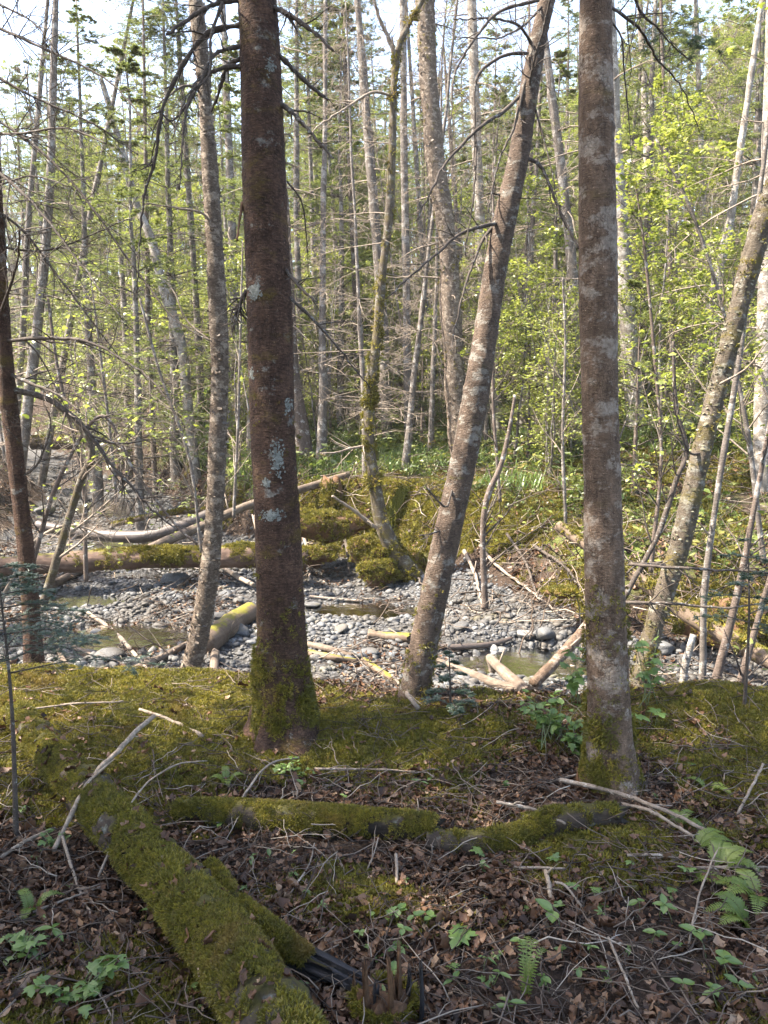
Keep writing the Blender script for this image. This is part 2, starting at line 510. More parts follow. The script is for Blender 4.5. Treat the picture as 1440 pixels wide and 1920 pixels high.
M['litter_twig'] = leafmat("litter twigs", [(0, (0.03, 0.022, 0.016)), (0.6, (0.085, 0.062, 0.046)), (0.9, (0.17, 0.135, 0.105)), (1, (0.34, 0.29, 0.23))], 0.0, 0.02)
M['needle'] = leafmat("fir needles", [(0, (0.065, 0.092, 0.027)), (0.5, (0.14, 0.178, 0.042)), (1, (0.25, 0.27, 0.065))], 0.52, 0.05, 'island')
M['needle_near'] = leafmat("dark fir needles", [(0, (0.035, 0.062, 0.036)), (0.5, (0.055, 0.095, 0.055)), (1, (0.08, 0.13, 0.06))], 0.3, 0.06, 'island')
M['leaf_spring'] = leafmat("fresh spring leaves", [(0, (0.13, 0.17, 0.028)), (0.5, (0.23, 0.27, 0.04)), (1, (0.35, 0.36, 0.07))], 0.55, 0.05, 'island')
M['leaf_plant'] = leafmat("green plant leaves", [(0, (0.085, 0.15, 0.03)), (0.6, (0.125, 0.205, 0.042)), (1, (0.17, 0.25, 0.06))], 0.4, 0.04)
M['leaf_fern'] = leafmat("fern green", [(0, (0.095, 0.145, 0.025)), (0.6, (0.145, 0.195, 0.033)), (1, (0.20, 0.24, 0.05))], 0.4, 0.03)
M['leaf_under'] = leafmat("undergrowth leaves", [(0, (0.065, 0.10, 0.022)), (0.45, (0.12, 0.165, 0.03)), (0.8, (0.20, 0.22, 0.04)), (0.92, (0.24, 0.21, 0.05)), (1, (0.22, 0.14, 0.07))], 0.45, 0.04)
M['grass'] = leafmat("grass blades", [(0, (0.08, 0.15, 0.03)), (0.6, (0.13, 0.22, 0.04)), (1, (0.22, 0.25, 0.07))], 0.4, 0.05)
M['stem_green'] = leafmat("green stems", [(0, (0.09, 0.12, 0.04)), (1, (0.14, 0.16, 0.06))], 0.1, 0.05)

def groundmat():
    t = NT("forest floor")
    co = t.n("ShaderNodeTexCoord").outputs["Object"]
    moss = t.n("ShaderNodeAttribute", attribute_name="moss").outputs["Fac"]
    bed = t.n("ShaderNodeAttribute", attribute_name="bed").outputs["Fac"]
    green = t.n("ShaderNodeAttribute", attribute_name="green").outputs["Fac"]
    n1 = t.noise(co, 5.0, 8, 0.7)
    nf = t.noise(co, 55.0, 5, 0.7)
    soil = t.ramp(nf, [(0.3, (0.014, 0.010, 0.007)), (0.5, (0.036, 0.024, 0.017)), (0.7, (0.085, 0.060, 0.043))])
    mossc = t.ramp(nf, [(0.3, (0.048, 0.044, 0.010)), (0.55, (0.11, 0.105, 0.018)), (0.75, (0.19, 0.17, 0.026))])
    greenc = t.ramp(nf, [(0.3, (0.05, 0.075, 0.018)), (0.7, (0.16, 0.19, 0.04))])
    vo = t.n("ShaderNodeTexVoronoi", {"Vector": co, "Scale": 28.0})
    grav = t.mix(0.5, t.ramp(t.n("ShaderNodeSeparateColor", {0: vo.outputs["Color"]}).outputs[0], [(0.1, (0.05, 0.052, 0.055)), (0.6, (0.12, 0.123, 0.125)), (1, (0.22, 0.22, 0.22))]), t.ramp(nf, [(0.3, (0.04, 0.04, 0.04)), (0.7, (0.13, 0.125, 0.12))]))
    grav = t.mix(t.rng(vo.outputs["Distance"], 0.25, 0.6), grav, (0.05, 0.048, 0.045))
    wob = t.math('MULTIPLY', t.math('SUBTRACT', n1, 0.5), 0.9)
    c = t.mix(t.rng(t.math('ADD', green, wob), 0.3, 0.7), soil, greenc)
    c = t.mix(t.rng(t.math('ADD', moss, wob), 0.35, 0.65), c, mossc)
    c = t.mix(t.rng(t.math('ADD', bed, t.math('MULTIPLY', wob, 0.4)), 0.4, 0.6), c, grav)
    return t.out(t.princ(c, 0.92, t.bump(nf, 0.7, 0.03), 0.15))
M['ground'] = groundmat()

def watermat():
    t = NT("stream water")
    co = t.n("ShaderNodeTexCoord").outputs["Object"]
    w = t.noise(t.mapv(co, (1, 1, 1)), 6.0, 4, 0.6)
    nb = t.bump(w, 0.25, 0.05)
    fr = t.n("ShaderNodeFresnel", {"IOR": 1.33, "Normal": nb}).outputs[0]
    gl = t.n("ShaderNodeBsdfGlossy", {"Color": (1, 1, 1, 1), "Roughness": 0.04, "Normal": nb}).outputs[0]
    tr = t.n("ShaderNodeBsdfTransparent", {"Color": (0.55, 0.52, 0.40, 1)}).outputs[0]
    df = t.n("ShaderNodeBsdfDiffuse", {"Color": (0.10, 0.10, 0.07, 1)}).outputs[0]
    body = t.n("ShaderNodeMixShader", {0: 0.16, 1: tr, 2: df}).outputs[0]
    return t.out(t.n("ShaderNodeMixShader", {0: t.math('MULTIPLY', fr, 1.0), 1: body, 2: gl}).outputs[0])
M['water'] = watermat()

# ------------------------------------------------------------------ terrain
AX = np.array([  # stream axis: x, y, bed height, half width
    (16, 6.0, -1.0, 1.4), (7, 5.9, -0.80, 1.2), (3.4, 6.0, -0.68, 1.15), (1.4, 6.15, -0.60, 1.55), (-0.5, 7.5, -0.55, 2.9),
    (-2.7, 8.8, -0.50, 3.2), (-4.3, 12.2, -0.42, 1.7), (-5.9, 16.5, -0.1, 1.15), (-9.0, 21, 0.40, 0.9), (-15, 28, 1.4, 0.8), (-30, 60, 6.0, 1.5)], float)
POOLS = [(-2.75, 7.45, 0.75, 0.55, 0.22), (-0.4, 8.75, 0.95, 0.35, 0.15), (1.6, 7.0, 0.8, 0.42, 0.24), (-1.75, 5.85, 0.8, 0.3, 0.17), (-0.9, 5.6, 0.6, 0.28, 0.16),
         (2.6, 5.5, 1.0, 0.5, 0.22), (-3.2, 10.6, 0.8, 0.5, 0.16), (-3.9, 9.0, 0.6, 0.4, 0.15), (-4.4, 12.8, 0.8, 0.9, 0.14), (-5.9, 16.5, 0.7, 1.4, 0.14), (-7.6, 20.3, 1.0, 2.0, 0.16), (6, 5.9, 3, .7, .2)]

def channel(x, y):
    best = np.full(x.shape, 1e9); bz = np.zeros(x.shape); hw = np.ones(x.shape); side = np.ones(x.shape)
    for a, b in zip(AX[:-1], AX[1:]):
        dx, dy = b[0] - a[0], b[1] - a[1]
        t = np.clip(((x - a[0]) * dx + (y - a[1]) * dy) / (dx * dx + dy * dy), 0, 1)
        qx, qy = a[0] + t * dx, a[1] + t * dy
        d = np.hypot(x - qx, y - qy)
        m = d < best
        best = np.where(m, d, best)
        bz = np.where(m, a[2] + t * (b[2] - a[2]), bz)
        hw = np.where(m, a[3] + t * (b[3] - a[3]), hw)
        cr = dx * (y - a[1]) - dy * (x - a[0])
        side = np.where(m, np.where(cr < 0, 1.0, -1.0), side)   # +1: far bank, -1: the camera's bank
    return best, bz, hw, side

def gauss(x, y, cx, cy, rx, ry=None):
    ry = ry or rx
    return np.exp(-((x - cx) / rx) ** 2 - ((y - cy) / ry) ** 2)

def height(x, y, fine=True):
    x = np.asarray(x, float); y = np.asarray(y, float)
    d, bz, hw, side = channel(x, y)
    hwn = hw + 0.22 * n2(x, y, 0.8, 3, 2)
    near = 0.05 * n2(x, y, 0.55, 11, 2) + 0.035 * n2(x, y, 2.2, 12, 2)
    near = near + 0.13 * gauss(x, y, 1.75, 3.85, 0.75, 0.45) + 0.0 * gauss(x, y, -1.75, 4.35, 0.7, 0.4) - 0.05 * gauss(x, y, -0.3, 2.2, 0.7)
    near = near + 0.08 * gauss(x, y, 0.2, 3.75, 0.8, 0.3) + 0.10 * gauss(x, y, 1.75, 2.2, 0.35) + 0.02 * np.maximum(-x - 3, 0)
    far = 0.40 + 0.13 * np.maximum(y - 10.2, 0) + 0.09 * np.maximum(y - 22, 0) + 0.1 * np.maximum(y - 34, 0) - 0.12 * np.maximum(y - 60, 0)
    far = far + 0.25 * np.maximum(x - 2.0, 0) * sstep(8.0, 16, y) * np.where(x > 18, 18 / np.maximum(x, 1), 1.0) - 0.25 * sstep(0.5, 3.0, x) * sstep(12, 8, y)
    far = far + 1.25 * gauss(x, y, -4.1, 19.2, 1.9, 2.6) + 0.18 * n2(x, y, 0.25, 21, 3) + 0.05 * n2(x, y, 1.6, 22, 2)
    far = far + 0.16 * gauss(x, y, -0.3, 11.2, 1.0, 0.7)
    near = near + 0.20 * np.maximum(y - 12, 0) * sstep(-4, -9, x) + 0.05 * np.maximum(-5 - x, 0) + 0.12 * n2(x, y, 0.4, 25, 2) * sstep(5, 9, y)
    land = np.where(side > 0, far, near)
    bw = np.where(side > 0, 0.75 + 0.7 * sstep(0.0, 1.8, x) + 0.3 * n2(x, y, 1.1, 26, 2), 0.55) + 0.6 * sstep(11, 18, y)
    s = sstep(0, 1, (d - hwn) / bw)
    bed = bz + 0.035 + 0.06 * n2(x, y, 0.9, 31, 2) + 0.035 * n2(x, y, 4.0, 32, 2) + 0.10 * sstep(0.55, 1.0, d / hwn)
    for (px_, py_, rx, ry, dp) in POOLS:
        bed = bed - dp * gauss(x, y, px_, py_, rx, ry)
    h = bed * (1 - s) + land * s
    return h

def hz(x, y):
    return float(height(np.array([x]), np.array([y]))[0])

def gnd(px, py, zoff=0.0, ymin=0.0):
    """the point of the ground that the photograph shows at a pixel"""
    d = raydir(px, py)
    ts = np.concatenate([np.arange(1.2, 14, 0.02), np.arange(14, 90, 0.15)])
    P = np.array([0, 0, CAM_Z]) + d[None] * ts[:, None]
    below = (P[:, 2] - zoff < height(P[:, 0], P[:, 1])) & (P[:, 1] > ymin)
    i = np.argmax(below) if below.any() else len(ts) - 1
    return P[i]

def normal_at(x, y, e=0.04):
    gx = (height(x + e, y) - height(x - e, y)) / (2 * e)
    gy = (height(x, y + e) - height(x, y - e)) / (2 * e)
    return norm(np.stack([-gx, -gy, np.ones_like(gx)], -1))

MOSS_BLOBS = [(-1.75, 4.3, 0.9, 0.6, 1.0), (-0.75, 3.85, 0.9, 0.35, 1.0), (-0.2, 3.75, 0.5, 0.35, 1.0), (0.15, 3.6, 0.35, 0.3, 0.7), (1.75, 3.75, 0.75, 0.5, 1.1), (-1.3, 3.4, 0.6, 0.4, 0.7), (1.9, 3.1, 0.4, 0.4, 0.5),
              (0.75, 2.75, 0.5, 0.2, 0.7), (1.75, 2.1, 0.3, 0.4, 0.9), (-0.15, 2.45, 0.35, 0.2, 0.55), (-0.5, 1.75, 0.4, 0.2, 0.4), (1.2, 1.7, 0.3, 0.25, 0.5), (-0.4, 11.3, 1.6, 0.8, 1.0), (0.2, 10.2, 0.8, 0.6, 0.8), (2.6, 10.0, 0.8, 0.6, 0.6), (3.6, 7.8, 1.0, 0.4, 0.7), (1.0, 12.2, 1.4, 1.2, 0.7), (-1.6, 10.8, 0.8, 0.6, 0.8), (1.3, 9.3, 0.35, 0.3, 0.6), (2.2, 8.5, 0.25, 0.3, 0.7), (0.2, 13.5, 2.4, 1.8, 0.6), (3.2, 12.0, 2.0, 1.6, 0.5), (-5.5, 9.5, 0.8, 1.0, 0.6), (-5.5, 13, 0.7, 1.0, 0.5)]

def moss_mask(x, y):
    m = 0.34 * n2(x, y, 1.6, 41, 3) + 0.17
    for (a, b, rx, ry, s) in MOSS_BLOBS:
        m = m + s * gauss(x, y, a, b, rx, ry)
    d, bz, hw, side = channel(x, y)
    m = m + 0.25 * n2(x, y, 3.1, 43, 2)
    return np.clip(m, 0, 1) * sstep(0.0, 0.35, d - hw)

def green_mask(x, y):
    d, bz, hw, side = channel(x, y)
    g = 0.28 + 0.6 * n2(x, y, 0.45, 51, 3)
    g = g + 0.75 * gauss(x, y, 0.5, 17, 4.5, 5) + 0.5 * gauss(x, y, 7, 18, 5, 6)
    return np.clip(g, 0, 1) * np.where((side > 0) | (y > 10.5), 1.0, 0.0) * sstep(0.15, 0.9, d - hw)

def axis_steps(segs):
    out = [np.array([segs[0][0]])]
    for a, b, st in segs:
        n = max(1, int(round((b - a) / st)))
        out.append(np.linspace(a, b, n + 1)[1:])
    return np.concatenate(out)

xs = axis_steps([(-90, -40, 5), (-40, -14, 1.2), (-14, -6, 0.4), (-6, -3.2, 0.10), (-3.2, 3.4, 0.035), (3.4, 6, 0.10), (6, 14, 0.4), (14, 40, 1.2), (40, 90, 5)])
ys = axis_steps([(-30, -6, 2), (-6, 0.6, 0.4), (0.6, 5.5, 0.035), (5.5, 12.5, 0.06), (12.5, 24, 0.2), (24, 60, 0.8), (60, 160, 5)])
GX, GY = np.meshgrid(xs, ys)
GZ = height(GX, GY)
nearw = sstep(9, 5, GY)
GZ = GZ + nearw * (0.008 * n2(GX, GY, 11, 61, 2))
nx, ny = len(xs), len(ys)
ii, jj = np.meshgrid(np.arange(nx - 1), np.arange(ny - 1))
q = (jj * nx + ii).ravel()
GF = np.stack([q, q + 1, q + nx + 1, q + nx], 1)
d_, bz_, hw_, sd_ = channel(GX, GY)
bedm = sstep(0.25, -0.15, d_ - hw_ - 0.22 * n2(GX, GY, 0.8, 3, 2))
gme = mesh("forest_floor", np.stack([GX.ravel(), GY.ravel(), GZ.ravel()], 1), GF, M['ground'], True, {"moss": moss_mask(GX, GY), "bed": bedm, "green": green_mask(GX, GY)})
link("forest_floor", gme, kind="structure", label="forest floor of leaf litter, soil and moss around the stream bed")

# water: a sheet that follows the stream axis and stands in the hollows of the bed
axp = spline(AX[:, :4], 160)
tg = norm(np.gradient(axp[:, :2], axis=0)); nr = np.stack([-tg[:, 1], tg[:, 0]], 1)
wid = np.linspace(-1.12, 1.12, 17)
WV = []
for w_ in wid:
    pxy = axp[:, :2] + nr * (axp[:, 3] * w_)[:, None]
    dd, bb, _, _ = channel(pxy[:, 0], pxy[:, 1])
    WV.append(np.column_stack([pxy, bb - 0.03 + 0.006 * n2(pxy[:, 0], pxy[:, 1], 3, 71, 2)]))
WV = np.stack(WV, 1)
K1, K2 = WV.shape[:2]
i_, j_ = np.meshgrid(np.arange(K2 - 1), np.arange(K1 - 1))
q = (j_ * K2 + i_).ravel()
link("stream_water", mesh("stream_water", WV.reshape(-1, 3), np.stack([q, q + 1, q + K2 + 1, q + K2], 1), M['water']), kind="structure", label="shallow clear stream water between the gravel bars")

# ------------------------------------------------------------------ scattered stuff (points carry rotation, size and which shape)
PROTO = {}
def proto(key, meshes):
    c = bpy.data.collections.new("shapes " + key)
    for k, me in enumerate(meshes):
        o = bpy.data.objects.new("%s_%02d" % (key, k), me)
        c.objects.link(o)
    PROTO[key] = (c, len(meshes))

def scatter(name, key, P, X, Y, Z, S, rng, label=None, parent=None, base=None, category=None):
    c, n = PROTO[key]
    P = np.asarray(P, float)
    if base is not None:
        P = P - np.asarray(base)
    me = mesh(name, P, [])
    a = me.attributes.new("rot", 'FLOAT_VECTOR', 'POINT'); a.data.foreach_set("vector", euler_of(X, Y, Z).astype(np.float32).ravel())
    S = np.broadcast_to(np.asarray(S, float), (len(P),))
    a = me.attributes.new("siz", 'FLOAT', 'POINT'); a.data.foreach_set("value", S.astype(np.float32))
    a = me.attributes.new("pick", 'INT', 'POINT'); a.data.foreach_set("value", rng.integers(0, n, len(P)).astype(np.int32))
    o = link(name, me, parent=parent, kind="stuff", label=label, category=category)
    if "scatter " + key not in bpy.data.node_groups:
        g = bpy.data.node_groups.new("scatter " + key, 'GeometryNodeTree')
        g.interface.new_socket("Geometry", in_out='INPUT', socket_type='NodeSocketGeometry')
        g.interface.new_socket("Geometry", in_out='OUTPUT', socket_type='NodeSocketGeometry')
        gi = g.nodes.new("NodeGroupInput"); go = g.nodes.new("NodeGroupOutput")
        ci = g.nodes.new("GeometryNodeCollectionInfo")
        ci.inputs["Collection"].default_value = c
        ci.inputs["Separate Children"].default_value = True
        ci.inputs["Reset Children"].default_value = True
        ip = g.nodes.new("GeometryNodeInstanceOnPoints")
        ip.inputs["Pick Instance"].default_value = True
        def attr(nm, typ):
            nd = g.nodes.new("GeometryNodeInputNamedAttribute"); nd.data_type = typ; nd.inputs["Name"].default_value = nm
            return nd.outputs["Attribute"]
        g.links.new(gi.outputs[0], ip.inputs["Points"])
        g.links.new(ci.outputs[0], ip.inputs["Instance"])
        g.links.new(attr("pick", 'INT'), ip.inputs["Instance Index"])
        er = g.nodes.new("FunctionNodeEulerToRotation")
        g.links.new(attr("rot", 'FLOAT_VECTOR'), er.inputs[0])
        g.links.new(er.outputs[0], ip.inputs["Rotation"])
        g.links.new(attr("siz", 'FLOAT'), ip.inputs["Scale"])
        g.links.new(ip.outputs[0], go.inputs[0])
    md = o.modifiers.new("scatter", 'NODES')
    md.node_group = bpy.data.node_groups["scatter " + key]
    return o

# --- shapes
def leaf_blade(nu=4, nv=2, L=1.0, W=0.55, curl=0.0, cup=0.0, rng=None, rough=0.0, tip=0.75, lobes=0):
    """a leaf outline as a small grid along y from 0 to L"""
    V = []
    for i in range(nu + 1):
        t = i / nu
        w = W * 0.5 * (math.sin(math.pi * min(1, t ** tip)) ** 0.8 if 0 < t < 1 else 0.04)
        if lobes and 0 < t < 1:
            w *= 1 + 0.35 * (1 if i % 2 else -0.6)
        for j in range(-nv, nv + 1):
            s = j / nv
            z = cup * (s * s) * W * 0.5 + curl * (t - 0.3) ** 2
            V.append((s * w, t * L, z + (rng.normal(0, rough) if rng is not None else 0)))
    m = 2 * nv + 1
    F = [(i * m + j, i * m + j + 1, (i + 1) * m + j + 1, (i + 1) * m + j) for i in range(nu) for j in range(m - 1)]
    return np.array(V), np.array(F)

r0 = np.random.default_rng(3)
lit = []
for k in range(14):
    V, F = leaf_blade(5, 1, 1.0, r0.uniform(0.38, 0.72), r0.uniform(-1.1, 1.2), r0.uniform(-0.5, 1.3), r0, 0.075, r0.uniform(0.6, 0.95), lobes=k % 2)
    V[:, 0] += 0.25 * r0.normal() * (V[:, 1] - 0.4) ** 2 + r0.normal(0, 0.03, len(V))
    V[:, 1] -= 0.5
    lit.append(mesh("dead_leaf", V, F, M['litter'], k % 3 > 0))
proto("leaf", lit)

mo = []
for k in range(5):
    g = Geo()
    for s in range(12):
        a, rr = r0.uniform(0, 6.28), 0.55 * math.sqrt(r0.uniform(0, 1))
        lean = np.array([math.cos(a), math.sin(a), 0]) * (0.35 + rr * 0.7) + np.array([0, 0, 1.0]) + r0.normal(0, 0.2, 3)
        lean = lean / np.linalg.norm(lean) * r0.uniform(0.7, 1.25)
        b = np.array([math.cos(a) * rr, math.sin(a) * rr, -0.15])
        sd = np.cross(lean, r0.normal(0, 1, 3)); sd = sd / np.linalg.norm(sd) * 0.14
        mid = b + lean * 0.55
        tip = b + lean + np.array([lean[0], lean[1], -0.2]) * 0.25
        g.add(np.array([b, mid - sd, mid + sd, tip]), np.array([[0, 1, 2], [1, 3, 2]]))
        for _ in range(2):
            f = r0.uniform(0.4, 0.9); q0 = b + lean * f
            dd = np.cross(lean, r0.normal(0, 1, 3)); dd = dd / np.linalg.norm(dd) * 0.28 + lean * 0.18
            s2 = np.cross(dd, lean) * 0.18
            g.add(np.array([q0 - s2, q0 + s2, q0 + dd]), np.array([[0, 1, 2]]))
    V, F = g.get()
    mo.append(mesh("moss_tuft", V, F, M['moss'], False))
proto("moss", mo)

tw = []
for k in range(5):
    P = np.cumsum(np.vstack([[0, 0, 0], np.column_stack([np.full(5, 0.2), r0.normal(0, 0.05, 5), r0.normal(0, 0.025, 5)])]), 0) - np.array([0.5, 0, 0])
    V, F = tube(P, np.linspace(0.012, 0.005, 6), 4)
    g = Geo().add(V, F)
    if k % 2:
        P2 = np.array([P[2], P[2] + np.array([0.15, 0.12, 0.04]), P[2] + np.array([0.28, 0.2, 0.03])])
        g.add(*tube(P2, np.linspace(0.007, 0.003, 3), 3))
    V, F = g.get()
    tw.append(mesh("litter_twig", V, F, M['litter_twig']))
proto("twig", tw)

def stone_geo(seed, sub=2, flat=0.6, ang=0.0):
    rr = np.random.default_rng(seed)
    import bmesh
    bm = bmesh.new(); bmesh.ops.create_icosphere(bm, subdivisions=sub, radius=1.0)
    V = np.array([v.co[:] for v in bm.verts]); F = np.array([[v.index for v in f.verts] for f in bm.faces]); bm.free()
    off = rr.uniform(0, 50, 3)
    V = V * (1 + 0.28 * vnoise(V * 1.1 + off, seed) + 0.07 * vnoise(V * 3.2 + off, seed + 1))[:, None]
    for _ in range(5):   # worn facets
        nrm = rr.normal(0, 1, 3); nrm /= np.linalg.norm(nrm)
        dd = V @ nrm; lim = rr.uniform(0.62, 0.85)
        V = V - np.maximum(dd - lim, 0)[:, None] * nrm * 0.8
    return V * np.array([1.0, rr.uniform(0.65, 0.95), flat * rr.uniform(0.75, 1.2)]), F

STONES = []
for k in range(10):
    V, F = stone_geo(100 + k, 3, 0.55)
    STONES.append(mesh("stone", V, F, M['stone']))
peb = []
for k in range(8):
    V, F = stone_geo(200 + k, 2, 0.58)
    peb.append(mesh("pebble", V, F, M['stone']))
proto("pebble", peb)

gr = []
for k in range(4):
    g = Geo()
    for s in range(9):
        a = r0.uniform(0, 6.28); b = np.array([r0.normal(0, 0.12), r0.normal(0, 0.12), 0]); h_ = r0.uniform(0.5, 1.0); l_ = r0.uniform(0.1, 0.5)
        dv = np.array([math.cos(a), math.sin(a), 0]); sv = np.array([-dv[1], dv[0], 0]) * 0.025
        p1 = b + np.array([0, 0, h_ * 0.6]) + dv * l_ * 0.4; p2 = b + np.array([0, 0, h_]) + dv * l_
        g.add(np.array([b - sv, b + sv, p1 - sv, p1 + sv, p2]), [np.array([[0, 1, 3, 2]]), np.array([[2, 3, 4]])])
    gr.append(mesh("grass_tuft", *g.get(), M['grass'], False))
proto("grass", gr)

un = []
lv, lf = leaf_blade(2, 1, 1.0, 0.6, -0.25, 0.15)
for k in range(5):
    n = 14
    pos = np.column_stack([r0.normal(0, 0.35, n), r0.normal(0, 0.35, n), r0.uniform(0.1, 1.0, n)])
    X, Y, Z = rand_frames(n, r0, 0.45)
    V, F = place(lv, lf, pos, X, Y, Z, r0.uniform(0.18, 0.36, n))
    g = Geo().add(V, F)
    st = np.stack([pos * np.array([0.3, 0.3, 0]), pos * np.array([0.6, 0.6, 0.6]), pos], 1)
    g.add(*tubes(st, np.full((n, 3), 0.008), 3))
    un.append(mesh("ground_plant", *g.get(), M['leaf_under']))
proto("under", un)

# --- where they lie
rg = np.random.default_rng(11)
def pts_in(n, x0, x1, y0, y1, dens, rng, slope=False):
    x = rng.uniform(x0, x1, n); y = rng.uniform(y0, y1, n)
    keep = rng.uniform(0, 1, n) < dens(x, y) * (np.minimum(1 / normal_at(x, y)[:, 2], 3) / 3 if slope else 1.0)
    return x[keep], y[keep]

def in_view(x, y, pad=0.06):
    return np.abs(x) < (0.5 + pad) * np.maximum(y, 0.2) + 0.35

def onbank(x, y):
    d, bz, hw, side = channel(x, y)
    return sstep(0.1, 0.4, d - hw)
def nearfade(x, y):
    return np.clip((3.0 / np.maximum(y, 1.0)) ** 1.2, 0.15, 1)

# dead leaves on the camera's bank and, larger and sparser, beyond the stream
x, y = pts_in(230000, -3.4, 3.4, 1.2, 5.6, lambda x, y: in_view(x, y) * onbank(x, y) * nearfade(x, y) * (1.05 - 1.0 * moss_mask(x, y)) * np.clip(0.62 + 0.6 * n2(x, y, 2.5, 81, 2), 0.1, 1), rg)
z = height(x, y) + rg.uniform(0.0, 0.03, len(x))
X, Y, Z = rand_frames(len(x), rg, 0.42, normal_at(x, y))
scatter("leaf_litter", "leaf", np.column_stack([x, y, z]), X, Y, Z, rg.uniform(0.012, 0.040, len(x)) * np.where(rg.uniform(0, 1, len(x)) < 0.07, rg.uniform(1.4, 2.2, len(x)), 1), rg, "brown dead leaves covering the near bank of the stream")
x, y = pts_in(330000, -11, 13, 6.5, 26, lambda x, y: in_view(x, y) * onbank(x, y) * np.clip(0.55 + 0.8 * n2(x, y, 0.9, 83, 2), 0, 1) * np.clip(11 / y, 0.12, 1) ** 1.5, rg, True)
z = height(x, y) + rg.uniform(0.0, 0.03, len(x))
X, Y, Z = rand_frames(len(x), rg, 0.4, normal_at(x, y))
scatter("leaf_litter", "leaf", np.column_stack([x, y, z]), X, Y, Z, rg.uniform(0.05, 0.10, len(x)), rg, "brown dead leaves strewn over the far bank and forest floor")
# moss
x, y = pts_in(230000, -3.2, 3.2, 1.2, 5.4, lambda x, y: in_view(x, y) * onbank(x, y) * sstep(0.18, 0.5, moss_mask(x, y)), rg)
X, Y, Z = rand_frames(len(x), rg, 0.35, normal_at(x, y))
scatter("moss_carpet", "moss", np.column_stack([x, y, height(x, y) + 0.012 * n2(x, y, 9, 85, 2) + 0.004]), X, Y, Z, rg.uniform(0.012, 0.024, len(x)), rg, "yellow green moss carpet along the near edge of the stream")
x, y = pts_in(420000, -6, 7, 6.8, 17, lambda x, y: in_view(x, y) * sstep(0.2, 0.5, moss_mask(x, y)) * np.where((channel(x, y)[3] > 0) | (y > 8), 1, 0) * np.clip(11 / y, 0.3, 1), rg, True)
X, Y, Z = rand_frames(len(x), rg, 0.35, normal_at(x, y))
scatter("moss_carpet", "moss", np.column_stack([x, y, height(x, y) + 0.01]), X, Y, Z, rg.uniform(0.025, 0.05, len(x)), rg, "moss cushions over the far bank of the stream")
# fallen twigs
x, y = pts_in(22000, -3.2, 3.2, 1.2, 5.4, lambda x, y: in_view(x, y) * onbank(x, y) * nearfade(x, y) * np.clip(0.75 - 0.45 * moss_mask(x, y), 0, 1), rg)
X, Y, Z = rand_frames(len(x), rg, 0.22, normal_at(x, y))
scatter("twig_litter", "twig", np.column_stack([x, y, height(x, y) + rg.uniform(0.0, 0.045, len(x))]), X, Y, Z, rg.uniform(0.05, 0.26, len(x)), rg, "small fallen twigs among the leaves of the near bank")
x, y = pts_in(60000, -9, 10, 6.5, 24, lambda x, y: in_view(x, y) * np.clip(onbank(x, y) * 0.42 + 0.02 + 0.8 * gauss(x, y, 1.7, 8.6, 1.0, 0.8) + 0.8 * gauss(x, y, 3.4, 7.4, 1.2, 0.9), 0, 1), rg, True)
X, Y, Z = rand_frames(len(x), rg, 0.4, normal_at(x, y))
scatter("twig_litter", "twig", np.column_stack([x, y, height(x, y) + rg.uniform(0.0, 0.12, len(x))]), X, Y, Z, rg.uniform(0.2, 0.85, len(x)), rg, "dead twigs and flood debris strewn over the far bank")
# gravel
def gravd(x, y):
    d, bz, hw, side = channel(x, y)
    return in_view(x, y) * sstep(0.3, -0.05, d - hw) * np.clip(9.0 / y, 0.3, 1)
x, y = pts_in(130000, -9.5, 4.6, 4.2, 22, lambda x, y: gravd(x, y) * np.where(y > 11.5, 0.5, 1), rg)
sz = rg.lognormal(-3.98, 0.5, len(x)) * (1 + 0.35 * n2(x, y, 1.1, 89, 2)); sz = np.clip(sz, 0.007, 0.06)
X, Y, Z = rand_frames(len(x), rg, 0.3, normal_at(x, y))
scatter("gravel", "pebble", np.column_stack([x, y, height(x, y) + sz * 0.25]), X, Y, Z, sz, rg, "grey gravel and pebbles covering the stream bed")
# drift leaves and twigs caught among the stones
x, y = pts_in(26000, -7, 4.6, 4.3, 16, lambda x, y: gravd(x, y) * sstep(0.05, 0.5, n2(x, y, 0.9, 87, 2)) * np.clip(8 / y, 0.2, 1), rg)
X, Y, Z = rand_frames(len(x), rg, 0.35)
scatter("drift_litter", "leaf", np.column_stack([x, y, height(x, y) + rg.uniform(0.01, 0.05, len(x))]), X, Y, Z, rg.uniform(0.03, 0.07, len(x)), rg, "brown leaves caught among the stones of the stream bed")
x, y = pts_in(7000, -7, 4.6, 4.3, 16, lambda x, y: gravd(x, y) * sstep(-0.1, 0.45, n2(x, y, 0.9, 87, 2)), rg)
X, Y, Z = rand_frames(len(x), rg, 0.25)
scatter("drift_litter", "twig", np.column_stack([x, y, height(x, y) + rg.uniform(0.02, 0.08, len(x))]), X, Y, Z, rg.uniform(0.15, 0.6, len(x)), rg, "flood-washed twigs caught among the stones of the stream bed")
